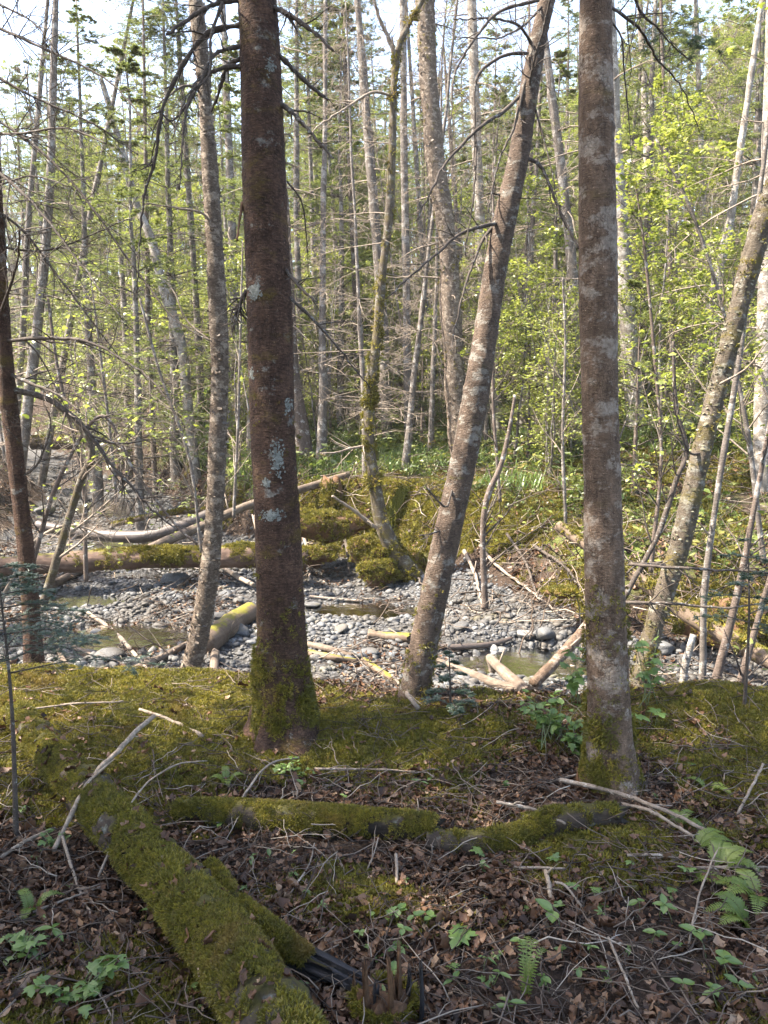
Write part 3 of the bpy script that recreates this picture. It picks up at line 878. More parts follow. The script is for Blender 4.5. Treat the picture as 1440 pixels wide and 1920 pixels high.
# green undergrowth and grass beyond the stream
x, y = pts_in(62000, -14, 22, 7, 42, lambda x, y: in_view(x, y) * sstep(0.35, 0.75, green_mask(x, y)) * np.clip(20 / y, 0.2, 1), rg)
X, Y, Z = rand_frames(len(x), rg, 0.12)
scatter("undergrowth", "under", np.column_stack([x, y, height(x, y)]), X, Y, Z, np.clip(rg.lognormal(-1.75, 0.45, len(x)), 0.07, 0.5), rg, "low leafy undergrowth on the forest floor beyond the stream")
x, y = pts_in(12000, -5, 6, 11, 24, lambda x, y: in_view(x, y) * sstep(0.45, 0.8, green_mask(x, y)), rg)
X, Y, Z = rand_frames(len(x), rg, 0.15)
scatter("grass", "grass", np.column_stack([x, y, height(x, y)]), X, Y, Z, rg.uniform(0.12, 0.32, len(x)), rg, "tufts of fresh grass on the forest floor beyond the stream")
# ------------------------------------------------------------------ trees
def rough_bark(amp, seed, scale=14.0, zs=1.0, ridge=0.0):
    def f(V):
        p = V * np.array([scale, scale, scale * zs])
        d = amp * (vnoise(p, seed) + 0.5 * vnoise(p * 2.1, seed + 1))
        d = d + amp * 1.6 * vnoise(V * np.array([3.5, 3.5, 2.2]), seed + 2)
        return d
    return f

def path3(pxs):
    """[(px, py, width_px, Y)] -> centres and radii in the scene"""
    P = np.array([at(a, b, Y) for a, b, w, Y in pxs])
    R = np.array([w * 0.5 / FPX * depth(a, b, Y) for a, b, w, Y in pxs])
    return P, R

def trunk_geo(pxs, up_to, sides, n, amp, seed, flare=1.5, flare_h=0.25, sink=0.12, scale=14.0, zs=1.0, roots=0):
    """pxs from the base upwards; the trunk goes on above the frame to the height up_to"""
    P, R = path3(pxs)
    t = norm(P[-1] - P[-2])
    if P[-1, 2] < up_to:
        L = (up_to - P[-1, 2]) / max(t[2], 0.3)
        e = [P[-1] + t * L * f + np.array([0, 0, 0]) for f in (0.4, 1.0)]
        P = np.vstack([P, e]); R = np.concatenate([R, [R[-1] * 0.75, R[-1] * 0.3]])
    t0 = norm(P[1] - P[0])
    P = np.vstack([P[0] - t0 * sink, P]); R = np.concatenate([[R[0] * 1.05], R])
    Q = spline(np.column_stack([P, R]), n)
    C, R = Q[:, :3], Q[:, 3]
    ground = P[1, 2]
    f = np.exp(-np.maximum(C[:, 2] - ground, 0) / flare_h)
    R = R * (1 + (flare - 1) * f)
    V, F = tube(C, R, sides, rough_bark(amp, seed, scale, zs))
    rk = np.random.default_rng(seed + 9)
    T_, N_, B_f = frames(C)
    D_ = V[:n * sides].reshape(n, sides, 3) - C[:, None, :]
    D_ = D_ / np.linalg.norm(D_, axis=2, keepdims=True)
    cum = np.concatenate([[0], np.cumsum(np.linalg.norm(np.diff(C, axis=0), axis=1))])
    angs = np.linspace(0, 2 * np.pi, sides, endpoint=False)
    off = np.zeros((n, sides))
    for _ in range(46):
        s0, a0 = rk.uniform(0.2, min(4.5, cum[-1])), rk.uniform(0, 2 * np.pi)
        rad = rk.uniform(0.012, 0.03)
        Rm = np.interp(s0, cum, R)
        da = (angs - a0 + np.pi) % (2 * np.pi) - np.pi
        q2 = ((cum[:, None] - s0) / (rad * 0.8)) ** 2 + ((da[None, :] * Rm) / (rad * 1.5)) ** 2
        off += rk.uniform(0.3, 1.0) * 0.0075 * (np.exp(-q2) - 0.9 * np.exp(-q2 * 7))
    off += 0.035 * R[:, None] * vnoise(np.stack([np.repeat(cum * 1.7, sides), np.tile(np.cos(angs), n), np.tile(np.sin(angs), n)], 1), seed).reshape(n, sides)
    V[:n * sides] += (D_ * off[:, :, None]).reshape(-1, 3)
    if roots:
        hgt = np.exp(-np.maximum(V[:, 2] - ground, 0) / (flare_h * 0.8))
        cx = np.interp(V[:, 2], C[:, 2], C[:, 0]); cy = np.interp(V[:, 2], C[:, 2], C[:, 1])
        ang = np.arctan2(V[:, 1] - cy, V[:, 0] - cx)
        k = 1 + hgt * 0.42 * (0.5 + 0.5 * np.cos(ang * roots + seed + 1.3 * np.sin(ang * 2 + seed))) ** 1.5
        V[:, 0] = cx + (V[:, 0] - cx) * k; V[:, 1] = cy + (V[:, 1] - cy) * k
    return V, F, C, R

def branch_geo(P, r0_, r1_, seed, twigs=6, tl=(0.1, 0.35), level2=2, sides=7, knob=0.15, grav=0.05, spread=0.9):
    """one dead branch: a knobbly limb with side twigs; P are the points it passes through"""
    rng = np.random.default_rng(seed)
    n = max(8, int(len(P) * 6))
    C = spline(np.asarray(P, float), n)
    L = np.linalg.norm(C[-1] - C[0])
    C = C + rng.normal(0, 1, C.shape) * min(r0_ * 0.35, L * 0.006) * np.linspace(0, 1, n)[:, None]
    R = np.linspace(r0_, r1_, n) * (1 + knob * rng.uniform(-1, 1, n))
    g = Geo().add(*tube(C, R, sides))
    if twigs:
        A, ra = grow(C[None], np.array([max(r0_, r1_ * 2)]), twigs, tl[0], tl[1], spread, grav, rng, 0.1, 1.0, 6, 0.14)
        ra = np.maximum(ra, 0.0012)
        g.add(*tubes(A, taper(ra, 6), 4))
        if level2:
            B, rb = grow(A, ra, level2, tl[0] * 0.35, tl[1] * 0.45, 0.8, grav, rng, 0.2, 1.0, 5, 0.15)
            g.add(*tubes(B, taper(np.maximum(rb, 0.0009), 5), 3))
    return g.get()

def px_branch(th, pts, w0, w1, Y0, Y1, seed, mat='twig_dark', twigs=6, tl=(0.1, 0.35), level2=2, name='branch', **kw):
    ys_ = np.linspace(Y0, Y1, len(pts))
    P = [at(a, b, yy) for (a, b), yy in zip(pts, ys_)]
    d0 = depth(*pts[0], Y0) * 0.5 / FPX
    V, F = branch_geo(P, w0 * d0, w1 * d0, seed, twigs, tl, level2, **kw)
    return th.part(name, V, F, M[mat])

def moss_on_tube(th, name, C, R, n, rng, size=(0.012, 0.022), upw=0.0, dens=None, parent=None, umax=1.0, patch=7.0):
    """moss shoots on the skin of a trunk or log"""
    i = rng.uniform(0, (len(C) - 1.001) * umax, n)
    if dens is not None:
        i = i[rng.uniform(0, 1, n) < dens(i / (len(C) - 1))]
        n = len(i)
    k = i.astype(int); w = (i - k)[:, None]
    T, N, B = frames(C)
    c = C[k] * (1 - w) + C[k + 1] * w
    r = R[k] * (1 - w[:, 0]) + R[k + 1] * w[:, 0]
    a = rng.uniform(0, 2 * np.pi, n)
    nn = N[k] * np.cos(a)[:, None] + B[k] * np.sin(a)[:, None]
    P = c + nn * r[:, None]
    keep = rng.uniform(0, 1, n) < np.clip(1 - upw + upw * (nn[:, 2] * 1.3 + 0.45), 0.02, 1) * np.clip(0.78 + 1.4 * vnoise(P * patch, 5) + 0.7 * vnoise(P * patch * 3.1, 6), 0, 1)
    P, nn = P[keep], nn[keep]
    nn = norm(nn + np.array([0, 0, 0.25]))
    X, Y, Z = rand_frames(len(P), rng, 0.4, nn)
    dep = np.clip(1.0 + 0.9 * vnoise(P * patch * 0.8, 15), 0.45, 1.9)
    return scatter(name, "moss", P, X, Y, Z, rng.uniform(*size, len(P)) * dep, rng, parent=parent or th.root, base=th.base)

# ---- shapes of the forest trees, each at its own foot
def bare_limbs(C, R, z0, z1, n, lo, hi, seed, droop=0.05, tw=6, tw2=3, out_ang=1.45):
    """dead side limbs of a conifer between two heights of its trunk"""
    rng = np.random.default_rng(seed)
    zz = rng.uniform(z0, z1, n)
    k = np.clip(np.searchsorted(C[:, 2], zz), 1, len(C) - 1)
    pos = C[k]
    az = rng.uniform(0, 2 * np.pi, n)
    d = np.stack([np.cos(az), np.sin(az), rng.normal(-0.02, 0.2, n)], 1)
    L = rng.uniform(lo, hi, n)
    Kb = 7
    A = np.zeros((n, Kb, 3)); A[:, 0] = pos
    for q_ in range(1, Kb):
        A[:, q_] = A[:, q_ - 1] + norm(d) * (L / (Kb - 1))[:, None]
        d = d + np.array([0, 0, -droop]) + rng.normal(0, 0.09, (n, 3))
    ra = np.clip(R[k] * 0.16, 0.004, 0.02)
    g = Geo().add(*tubes(A, taper(ra, Kb), 4))
    B, rb = grow(A, ra, tw, 0.15, 0.45, 0.85, 0.04, rng, 0.15, 1, 5, 0.12, rel=True)
    rb = np.maximum(rb, 0.0035)
    g.add(*tubes(B, taper(rb, 5, 0.5), 3))
    if tw2:
        D, rd = grow(B, rb, tw2, 0.25, 0.6, 0.8, 0.03, rng, 0.2, 1, 4, 0.12, rel=True)
        g.add(*tubes(D, taper(np.maximum(rd, 0.0026), 4, 0.5), 3))
    return g.get()

def fir_crown(C, R, z0, z1, n, Lmax, seed, nl=0.052, nw=0.016, per=9, tw=13, tw2=4, droop=0.03):
    rng = np.random.default_rng(seed)
    u = rng.uniform(0, 1, n) ** 0.9
    zz = z0 + (z1 - z0) * u
    k = np.clip(np.searchsorted(C[:, 2], zz), 1, len(C) - 1)
    az = rng.uniform(0, 2 * np.pi, n)
    L = (Lmax * (1 - u) ** 0.75 + 0.2) * rng.uniform(0.6, 1.1, n)
    d = np.stack([np.cos(az), np.sin(az), 0.15 + 0.35 * u + rng.normal(0, 0.12, n)], 1)
    Kb = 7
    A = np.zeros((n, Kb, 3)); A[:, 0] = C[k]
    for q_ in range(1, Kb):
        A[:, q_] = A[:, q_ - 1] + norm(d) * (L / (Kb - 1))[:, None]
        d = d + np.array([0, 0, -droop * 3]) + rng.normal(0, 0.05, (n, 3))
    ra = np.clip(L * 0.010, 0.004, 0.03)
    gw = Geo().add(*tubes(A, taper(ra, Kb), 3))
    B, rb = grow(A, ra, tw, 0.22, 0.45, 0.9, 0.03, rng, 0.2, 1, 5, 0.08, planar=True, rel=True)
    D, rd = grow(B, rb, tw2, 0.3, 0.6, 0.8, 0.03, rng, 0.15, 1, 4, 0.08, planar=True, rel=True)
    gn = Geo()
    gn.add(*needles(A[:, 3:], per, nl, nw, rng))
    gn.add(*needles(B, per, nl, nw, rng))
    gn.add(*needles(D, max(4, per - 3), nl, nw, rng))
    return gw.get(), gn.get()

def straight(H, r, seed, n=26, lean=0.0, wob=0.05):
    rng = np.random.default_rng(seed)
    z = np.linspace(-0.6, H, n)
    x = lean * z + wob * np.cumsum(rng.normal(0, 0.5, n)) * 0.5
    y = wob * np.cumsum(rng.normal(0, 0.5, n)) * 0.5
    R = r * (1 - 0.88 * np.clip(z / H, 0, 1)) * (1 + 0.35 * np.exp(-np.maximum(z, 0) / 0.3))
    return np.stack([x - x[2], y - y[2], z], 1), R

FOREST = {}
def make_fir(key, H, r, live0, seed, Lmax, nbr, ndead, mat):
    C, R = straight(H, r, seed)
    out = {}
    out['trunk'] = mesh("trunk", *tube(C, R, 14, rough_bark(r * 0.05, seed, 9)), M[mat])
    out['bare_crown'] = mesh("bare_crown", *bare_limbs(C, R, 0.6, live0 + 1.5, ndead, 0.6, 1.7, seed + 1, 0.05, 7, 3), M['twig_grey'])
    (wv, wf), (nv, nf) = fir_crown(C, R, live0, H, nbr, Lmax, seed + 2)
    out['crown'] = mesh("crown", nv, nf, M['needle'], False)
    out['crown_limbs'] = mesh("crown_limbs", wv, wf, M['twig_dark'])
    FOREST[key] = out
make_fir('fir_a', 11, 0.12, 1.8, 301, 1.7, 110, 40, 'bark_grey')
make_fir('fir_b', 13, 0.15, 3.5, 311, 1.9, 110, 60, 'bark_brown')
make_fir('fir_c', 8, 0.08, 1.0, 321, 1.3, 100, 30, 'bark_grey')
make_fir('fir_d', 11, 0.10, 5.5, 331, 1.4, 60, 90, 'bark_brown')

def young_fir(key, H, seed, n, Lmax):
    C, R = straight(H, 0.012 * H, seed, 14, 0, 0.01)
    (wv, wf), (nv, nf) = fir_crown(C, R, 0.15, H, n, Lmax, seed, 0.034, 0.009, 10, 10, 3, 0.02)
    FOREST[key] = {'trunk': mesh("trunk", *tube(C, R, 8), M['bark_brown']), 'crown': mesh("crown", nv, nf, M['needle'], False), 'crown_limbs': mesh("crown_limbs", wv, wf, M['twig_dark'])}
young_fir('young_a', 2.6, 341, 60, 0.9)
young_fir('young_b', 1.6, 342, 44, 0.6)

def leafy(key, H, r, seed, mat, nl, z0=0.35, stems=1, tw=7, leaf=(0.035, 0.07), leafmat_='leaf_spring', spread=0.75, limbs=14, twm='twig_grey'):
    """a small broadleaf tree or shrub: stems, limbs, twigs, spring leaves"""
    rng = np.random.default_rng(seed)
    gt, gw = Geo(), Geo()
    tips = []
    for s in range(stems):
        C, R = straight(H * rng.uniform(0.75, 1), r, seed + s * 7, 18, rng.normal(0, 0.10 if stems == 1 else 0.22), 0.06)
        gt.add(*tube(C, R, 8))
        k0 = int(len(C) * z0)
        A, ra = grow(C[None, k0:], np.array([r * 0.7]), limbs, 0.16 * H, 0.34 * H, spread, -0.05, rng, 0.0, 1, 7, 0.10)
        gw.add(*tubes(A, taper(ra, 7), 4))
        B, rb = grow(A, ra, tw, 0.2, 0.55, 0.7, -0.01, rng, 0.1, 1, 5, 0.12, rel=True)
        rb = np.maximum(rb, 0.0018)
        gw.add(*tubes(B, taper(rb, 5), 3))
        D, rd = grow(B, rb, 3, 0.3, 0.7, 0.7, 0.0, rng, 0.2, 1, 4, 0.12, rel=True)
        gw.add(*tubes(D, taper(np.maximum(rd, 0.0013), 4), 3))
        tips += [D[:, -1], B[:, -1], D[:, 2]]
    tips = np.concatenate(tips)
    out = {'trunk': mesh("trunk", *gt.get(), M[mat]), 'bare_crown': mesh("bare_crown", *gw.get(), M[twm])}
    if nl:
        sel = rng.choice(len(tips), nl)
        pos = tips[sel] + rng.normal(0, 0.03, (nl, 3))
        X, Y, Z = rand_frames(nl, rng, 0.5)
        v, f = leaf_blade(2, 1, 1.0, 0.62, -0.25, 0.2)
        out['crown'] = mesh("crown", *place(v, f, pos, X, Y, Z, rng.uniform(*leaf, nl)), M[leafmat_])
    FOREST[key] = out
leafy('birch_a', 13, 0.09, 401, 'bark_grey', 9000, 0.35, leaf=(0.035, 0.075), limbs=22)
leafy('birch_b', 11, 0.08, 402, 'bark_grey', 9000, 0.3, leaf=(0.035, 0.075), limbs=20)
leafy('maple_a', 5.2, 0.024, 403, 'bark_grey', 3000, 0.2, 1, leaf=(0.03, 0.07), limbs=16)
leafy('maple_b', 3.6, 0.018, 404, 'bark_grey', 2800, 0.2, 3, leaf=(0.03, 0.065), limbs=9)
leafy('shrub_a', 2.4, 0.014, 405, 'bark_grey', 1800, 0.1, 5, leaf=(0.025, 0.055), limbs=8)
leafy('shrub_b', 3.4, 0.016, 406, 'bark_grey', 60, 0.1, 4, leaf=(0.03, 0.05), limbs=10)

def make_snag(key, H, r, seed, n):
    C, R = straight(H, r, seed, 20, 0, 0.03)
    FOREST[key] = {'trunk': mesh("trunk", *tube(C, R, 10, rough_bark(r * 0.08, seed, 12)), M['bark_grey']), 'bare_crown': mesh("bare_crown", *bare_limbs(C, R, 0.5, H, n, 0.4, 1.5, seed + 1, 0.07, 8, 4), M['twig_grey'])}
make_snag('snag_a', 7.5, 0.05, 351, 90)
make_snag('snag_b', 5.5, 0.035, 352, 80)
make_snag('snag_c', 9.5, 0.07, 353, 100)

KINDSTUFF = {'bare_crown', 'crown', 'crown_limbs'}
def plant_tree(key, name, label, category, x, y, rz, s, group, z=None, lean=(0, 0), skip=()):
    zz = hz(x, y) if z is None else z
    r = link(name, None, loc=(x, y, zz), rot=(lean[0], lean[1], rz), scl=s, label=label, category=category, group=group)
    for pn, me in FOREST[key].items():
        if pn in skip:
            continue
        link(pn, me, parent=r, kind="stuff" if pn in KINDSTUFF else None)
    return r

# ---- trunks of the forest beyond the stream that the photograph shows one by one: foot and top pixel, width, distance
def bg_trunk(name, label, cat, pxs, Y, mat, seed, up=9.0, dead=30, dl=(0.5, 1.5), crown=None, cs=1.0, tmat='twig_grey', z0=0.8, group=None, sides=14):
    full = [(a, b, w, Y) for a, b, w in pxs]
    P, R = path3(full)
    foot = hz(P[0, 0], P[0, 1])
    if P[0, 2] - foot > 0.05:                      # go down to the ground
        t = norm(P[0] - P[1]); L = (P[0, 2] - foot) / max(0.2, -t[2])
        P = np.vstack([P[0] + t * L, P]); R = np.concatenate([[R[0] * 1.08], R])
    V, F, C, RR = None, None, None, None
    t = norm(P[-1] - P[-2])
    if P[-1, 2] < up:
        L = (up - P[-1, 2]) / max(t[2], 0.4)
        P = np.vstack([P, P[-1] + t * L * 0.5, P[-1] + t * L]); R = np.concatenate([R, [R[-1] * 0.75, R[-1] * 0.45]])
    P = np.vstack([P[0] - norm(P[1] - P[0]) * 0.3, P]); R = np.concatenate([[R[0] * 1.3], R])
    Q = spline(np.column_stack([P, R]), 60)
    C, RR = Q[:, :3], Q[:, 3]
    th = Thing(name, label, cat, [P[1, 0], P[1, 1], foot], group)
    th.part("trunk", *tube(C, RR, sides, rough_bark(float(RR.mean()) * 0.10, seed, 12)), M[mat])
    if dead:
        o = th.part("bare_crown", *bare_limbs(C, RR, foot + z0, up, dead, dl[0], dl[1], seed, 0.06, 7, 3), M[tmat], kind="stuff")
    if crown:
        for pn in ('crown', 'crown_limbs'):
            link(pn, FOREST[crown][pn], parent=th.root, loc=(C[-1] - th.base) - np.array([0, 0, cs * 4.5]), scl=cs, rot=(0, 0, seed), kind="stuff")
    return th, C, RR

BG = [
 ("fir_tree", "thick grey trunk with mossy foot half hidden behind the dark foreground trunk", "tree", [(578, 885, 34), (562, 780, 30), (548, 690, 27), (540, 560, 26)], 14.0, 'bark_brown', 501, 12, 30, None, 1),
 ("fir_tree", "slender pale brown trunk just right of the dark foreground trunk", "tree", [(563, 830, 13), (561, 600, 12), (556, 400, 11), (556, 250, 10)], 19.0, 'bark_grey', 502, 12, 40, 'fir_a', .8),
 ("fir_tree", "thin trunk second to the right of the dark foreground trunk", "tree", [(600, 830, 11), (593, 640, 10), (586, 420, 9)], 20.0, 'bark_grey', 503, 12, 40, 'fir_c', .8),
 ("fir_tree", "dark thin trunk immediately left of the moss-wrapped crooked tree", "tree", [(673, 815, 14), (669, 620, 12), (661, 430, 11), (655, 300, 10)], 18.0, 'bark_brown', 504, 12, 60, 'fir_c', .9),
 ("fir_tree", "straight grey trunk close behind the moss-wrapped crooked tree on its right", "tree", [(726, 852, 21), (720, 640, 19), (706, 450, 18), (690, 250, 17)], 16.0, 'bark_grey', 505, 13, 30, None, 1),
 ("fir_tree", "straight smooth grey trunk midway between crooked mossy tree and big flaky birch", "tree", [(766, 890, 17), (763, 600, 15), (758, 300, 14), (756, 100, 13)], 15.0, 'bark_grey', 506, 13, 22, None, 1),
 ("fir_tree", "thin trunk in front of the fallen stems left of the big flaky birch", "tree", [(811, 795, 13), (801, 620, 12), (792, 480, 11)], 20.0, 'bark_grey', 507, 12, 40, 'fir_d', .8),
 ("birch_tree", "pale sunlit trunk standing behind the leaning foreground trunk", "tree", [(940, 880, 26), (925, 720, 23), (908, 560, 21), (896, 330, 19), (884, 0, 17)], 17.0, 'bark_pale', 508, 12, 40, None, 1),
 ("fir_tree", "dark thin trunk between the big flaky birch and the leaning foreground trunk", "tree", [(885, 700, 12), (868, 560, 11), (858, 430, 10)], 22.0, 'bark_brown', 509, 12, 50, 'fir_d', .8),
 ("fir_tree", "thick trunk with sunlit left side behind the straight right foreground trunk", "tree", [(1190, 760, 34), (1178, 620, 31), (1168, 480, 29), (1156, 310, 27), (1146, 120, 24)], 13.5, 'bark_pale', 510, 11, 26, None, 1),
 ("birch_tree", "white straight birch on the bright slope, right of the right foreground trunk", "tree", [(1236, 700, 18), (1228, 560, 17), (1222, 430, 16), (1214, 280, 15)], 18.0, 'bark_pale', 511, 12, 30, None, 1),
 ("birch_tree", "white birch leaning right on the bright slope beside the mossy leaning stem", "tree", [(1270, 900, 18), (1300, 720, 17), (1335, 560, 16), (1366, 430, 15), (1385, 300, 13)], 13.0, 'bark_pale', 512, 10, 24, None, 1),
 ("birch_tree", "broad white trunk at the very right edge of the view", "tree", [(1428, 980, 34), (1431, 760, 31), (1437, 500, 28), (1442, 300, 26)], 10.5, 'bark_pale', 513, 10, 20, None, 1),
 ("fir_tree", "thin dark stem rising through green leaves on the bright slope", "tree", [(1262, 760, 10), (1258, 560, 9), (1250, 330, 8), (1244, 150, 7)], 14.5, 'bark_brown', 514, 10, 40, None, 1),
 ("birch_tree", "narrow white stem in the leafy upper right thicket", "tree", [(1322, 700, 11), (1318, 420, 10), (1312, 200, 9), (1306, 40, 8)], 17.0, 'bark_pale', 515, 11, 40, None, 1),
 ("fir_tree", "grey trunk leaning right near the blue sky gap, thicker of the two", "tree", [(52, 760, 20), (76, 560, 18), (92, 380, 16), (98, 200, 14)], 15.0, 'bark_grey', 516, 12, 60, None, 1),
 ("fir_tree", "slim grey trunk nearest the left edge below the blue sky gap", "tree", [(34, 740, 13), (44, 600, 12), (52, 430, 11), (72, 200, 9)], 17.0, 'bark_grey', 517, 12, 60, None, 1),
 ("fir_tree", "slim trunk leaning right left of the dark fir sprays", "tree", [(104, 760, 13), (136, 580, 12), (160, 450, 11), (184, 330, 10)], 18.0, 'bark_grey', 518, 12, 60, 'fir_c', .8),
 ("fir_tree", "short broken grey trunk above the sunlit eroded bank", "tree", [(240, 800, 14), (236, 650, 12), (230, 540, 10)], 19.0, 'bark_grey', 519, 7, 60, None, 1),
 ("birch_tree", "pale birch leaning left, bent, behind the peeling birch", "tree", [(352, 760, 20), (338, 640, 20), (306, 540, 18), (284, 450, 16), (252, 370, 14), (216, 240, 11)], 16.0, 'bark_pale', 520, 8.5, 26, None, 1),
 ("fir_tree", "dark thin stem between the leaning pale birch and the peeling birch", "tree", [(285, 770, 10), (278, 600, 9), (275, 420, 8)], 17.0, 'bark_brown', 521, 11, 60, None, 1),
 ("fir_tree", "pale thin trunk just left of the peeling birch", "tree", [(378, 800, 14), (372, 640, 13), (362, 480, 12), (352, 330, 11)], 18.0, 'bark_grey', 522, 12, 50, 'fir_a', .8),
 ("fir_tree", "grey trunk filling the gap between peeling birch and dark foreground trunk", "tree", [(442, 800, 18), (440, 600, 16), (434, 400, 15), (428, 250, 14)], 17.0, 'bark_grey', 523, 12, 40, None, 1),
 ("fir_tree", "thin grey trunk far back above the grassy clearing, left of the dark thin trunk", "tree", [(645, 745, 9), (641, 620, 8), (640, 480, 8)], 26.0, 'bark_grey', 524, 14, 50, 'fir_a', .9),
 ("fir_tree", "thin sunlit stem right of the leaning foreground trunk at mid height", "tree", [(1002, 780, 10), (1000, 640, 9), (998, 480, 8)], 19.0, 'bark_brown', 525, 12, 50, 'fir_d', .8),
 ("fir_tree", "grey leaning trunk in the twiggy gap left of the straight right foreground trunk", "tree", [(1085, 760, 22), (1078, 560, 20), (1060, 380, 18), (1040, 220, 16)], 15.0, 'bark_grey', 526, 12, 70, None, 1),
]
for (nm, lb, ct, pxs, Yb, mt, sd, up, dead, crn, cs) in BG:
    bg_trunk(nm, lb, ct, pxs, Yb, mt, sd, up, dead, (0.5, 1.6), crn, cs)

# the big flaky birch, broken and scarred high up
th, C, R = bg_trunk("birch_tree", "big flaky-barked birch in the centre background, scarred white high up", "tree", [(872, 905, 46), (858, 780, 40), (848, 620, 37), (838, 450, 36), (816, 300, 34), (803, 150, 33), (797, 0, 34)], 12.5, 'bark_birch', 530, 9, 16, (0.4, 1.3), sides=28)
def bark_flakes(th, C, R, n, seed, size=(0.02, 0.05), parent=None, lift=0.5, mat='birch_flake'):
    rng = np.random.default_rng(seed)
    i = rng.uniform(0, len(C) - 1.001, n); k = i.astype(int); w = (i - k)[:, None]
    T, N, B = frames(C)
    a = rng.uniform(0, 2 * np.pi, n)
    nn = N[k] * np.cos(a)[:, None] + B[k] * np.sin(a)[:, None]
    tt = np.cross(T[k], nn)
    P = C[k] * (1 - w) + C[k + 1] * w + nn * (R[k] * 0.99)[:, None]
    sgn = rng.choice([-1., 1.], n, p=[0.2, 0.8])[:, None]
    # a strip that leaves the trunk along its girth and curls outward
    v = np.array([(0, -0.4, 0), (0, 0.4, 0), (0.6, -0.4, 0.10), (0.6, 0.4, 0.10), (1.1, -0.34, 0.22), (1.1, 0.3, 0.25), (1.45, -0.2, 0.42), (1.4, 0.24, 0.5)])
    f = np.array([[0, 2, 3, 1], [2, 4, 5, 3], [4, 6, 7, 5]])
    V, F = place(v, f, P, tt * sgn, norm(T[k] + rng.normal(0, 0.25, (n, 3))), norm(nn + rng.normal(0, 0.15, (n, 3)) * lift), rng.uniform(*size, n) * rng.choice([0.5, 0.8, 1.3], n))
    return th.part("peeling_bark", V, F, M[mat], kind="stuff", parent=parent)
bark_flakes(th, C, R, 2400, 531, (0.014, 0.036))
moss_on_tube(th, "moss", C, R, 1500, np.random.default_rng(5), (0.02, 0.04), dens=lambda u: 0.15 + 0.8 * (u < 0.12) + 0.5 * np.exp(-((u - 0.42) / 0.03) ** 2))

# the crooked tree wrapped in moss on the far bank
pxs = [(792, 1096, 36), (748, 1046, 33), (716, 982, 29), (702, 900, 25), (693, 830, 20), (693, 740, 21), (706, 640, 18), (716, 520, 17), (730, 400, 16), (736, 250, 14), (742, 110, 13), (762, 55, 11), (792, 0, 10)]
th, C, R = bg_trunk("crooked_tree", "crooked slender tree with moss-wrapped foot rooted in the far bank edge", "tree", pxs, 9.9, 'bark_moss', 540, 8.5, 14, (0.4, 1.2), z0=2.5)
px_branch(th, [(742, 110), (728, 70), (708, 25), (700, -20)], 9, 5, 9.9, 9.7, 541, 'twig_grey', 8)
px_branch(th, [(736, 180), (700, 173), (660, 195), (600, 235), (575, 260)], 6, 2, 9.9, 9.5, 542, 'twig_grey', 8, (0.2, 0.6))
px_branch(th, [(693, 835), (660, 840), (630, 848), (600, 850)], 6, 2, 9.9, 9.6, 543, 'twig_grey', 10, (0.15, 0.5))
px_branch(th, [(705, 990), (660, 955), (622, 930)], 8, 4, 9.8, 9.3, 544, 'twig_pale', 2)
rm = np.random.default_rng(545)
moss_on_tube(th, "moss", C, R, 5200, rm, (0.025, 0.045), dens=lambda u: np.clip(0.9 * (u < 0.10) + 0.95 * np.exp(-((u - 0.225) / 0.02) ** 2) + 1.0 * np.exp(-((u - 0.30) / 0.032) ** 2) + 0.35 * np.exp(-((u - 0.40) / 0.03) ** 2) + 0.12, 0, 1))

# ---- the rest of the forest: firs, birches, saplings and shrubs
rf = np.random.default_rng(23)
taken = [(-1.05, 3.75), (0.15, 4.2)]
def free_spot(x, y, gap):
    d, bz, hw, side = channel(np.array([x]), np.array([y]))
    if d[0] < hw[0] + 0.7:
        return False
    for (a, b) in taken:
        if (a - x) ** 2 + (b - y) ** 2 < gap * gap:
            return False
    return True
ZONES = [(75, "by the left edge trunk"), (205, "behind the drooping dead branches"), (340, "near the bent pale birch"), (455, "near the peeling birch"), (575, "behind the dark trunk"), (670, "right of the dark trunk"), (750, "near the crooked mossy tree"), (895, "near the big flaky birch"), (1010, "near the leaning trunk"), (1090, "left of the right trunk"), (1200, "behind the right trunk"), (1320, "left of the shaggy stem"), (9999, "by the right edge")]
def zone(x, y):
    u = x / max(y, 1) * FPX + 720
    for lim, nm in ZONES:
        if u < lim:
            return nm
nfir = 0
for k in range(900):
    y = rf.uniform(0, 1) ** 1.0 * 30 + 15.5; x = rf.uniform(-0.62, 0.62) * y
    if abs(x) > 0.5 * y and rf.uniform() < 0.5: continue
    if not free_spot(x, y, 1.25): continue
    taken.append((x, y))
    key = rf.choice(['fir_a', 'fir_b', 'fir_c', 'fir_d', 'birch_a', 'birch_b'], p=[.20, .05, .27, .14, .14, .20])
    fir = key.startswith('fir')
    far_ = "deep in the forest" if y > 33 else ("in the middle distance" if y > 24 else "beyond the stream")
    if y < 24 and rf.uniform() < 0.62: continue
    if x < -1.5 and y < 29 and rf.uniform() < 0.6: continue
    plant_tree(key, "fir_tree" if fir else "birch_tree", ("%s %s, %s" % ({"fir_a": "green-crowned fir", "fir_b": "tall fir with bare lower limbs", "fir_c": "short green fir", "fir_d": "twiggy half-dead fir", "birch_a": "tall birch with spring leaves", "birch_b": "grey birch with spring leaves"}[key], far_, zone(x, y))), "tree", x, y, rf.uniform(0, 6.28), rf.uniform(0.62, 0.95) if y < 28 else rf.uniform(0.8, 1.15), "forest trees %s %s" % (far_, zone(x, y)), lean=(rf.normal(0, 0.035), rf.normal(0, 0.035)))
    nfir += 1
    if nfir >= 170: break
nsap = 0
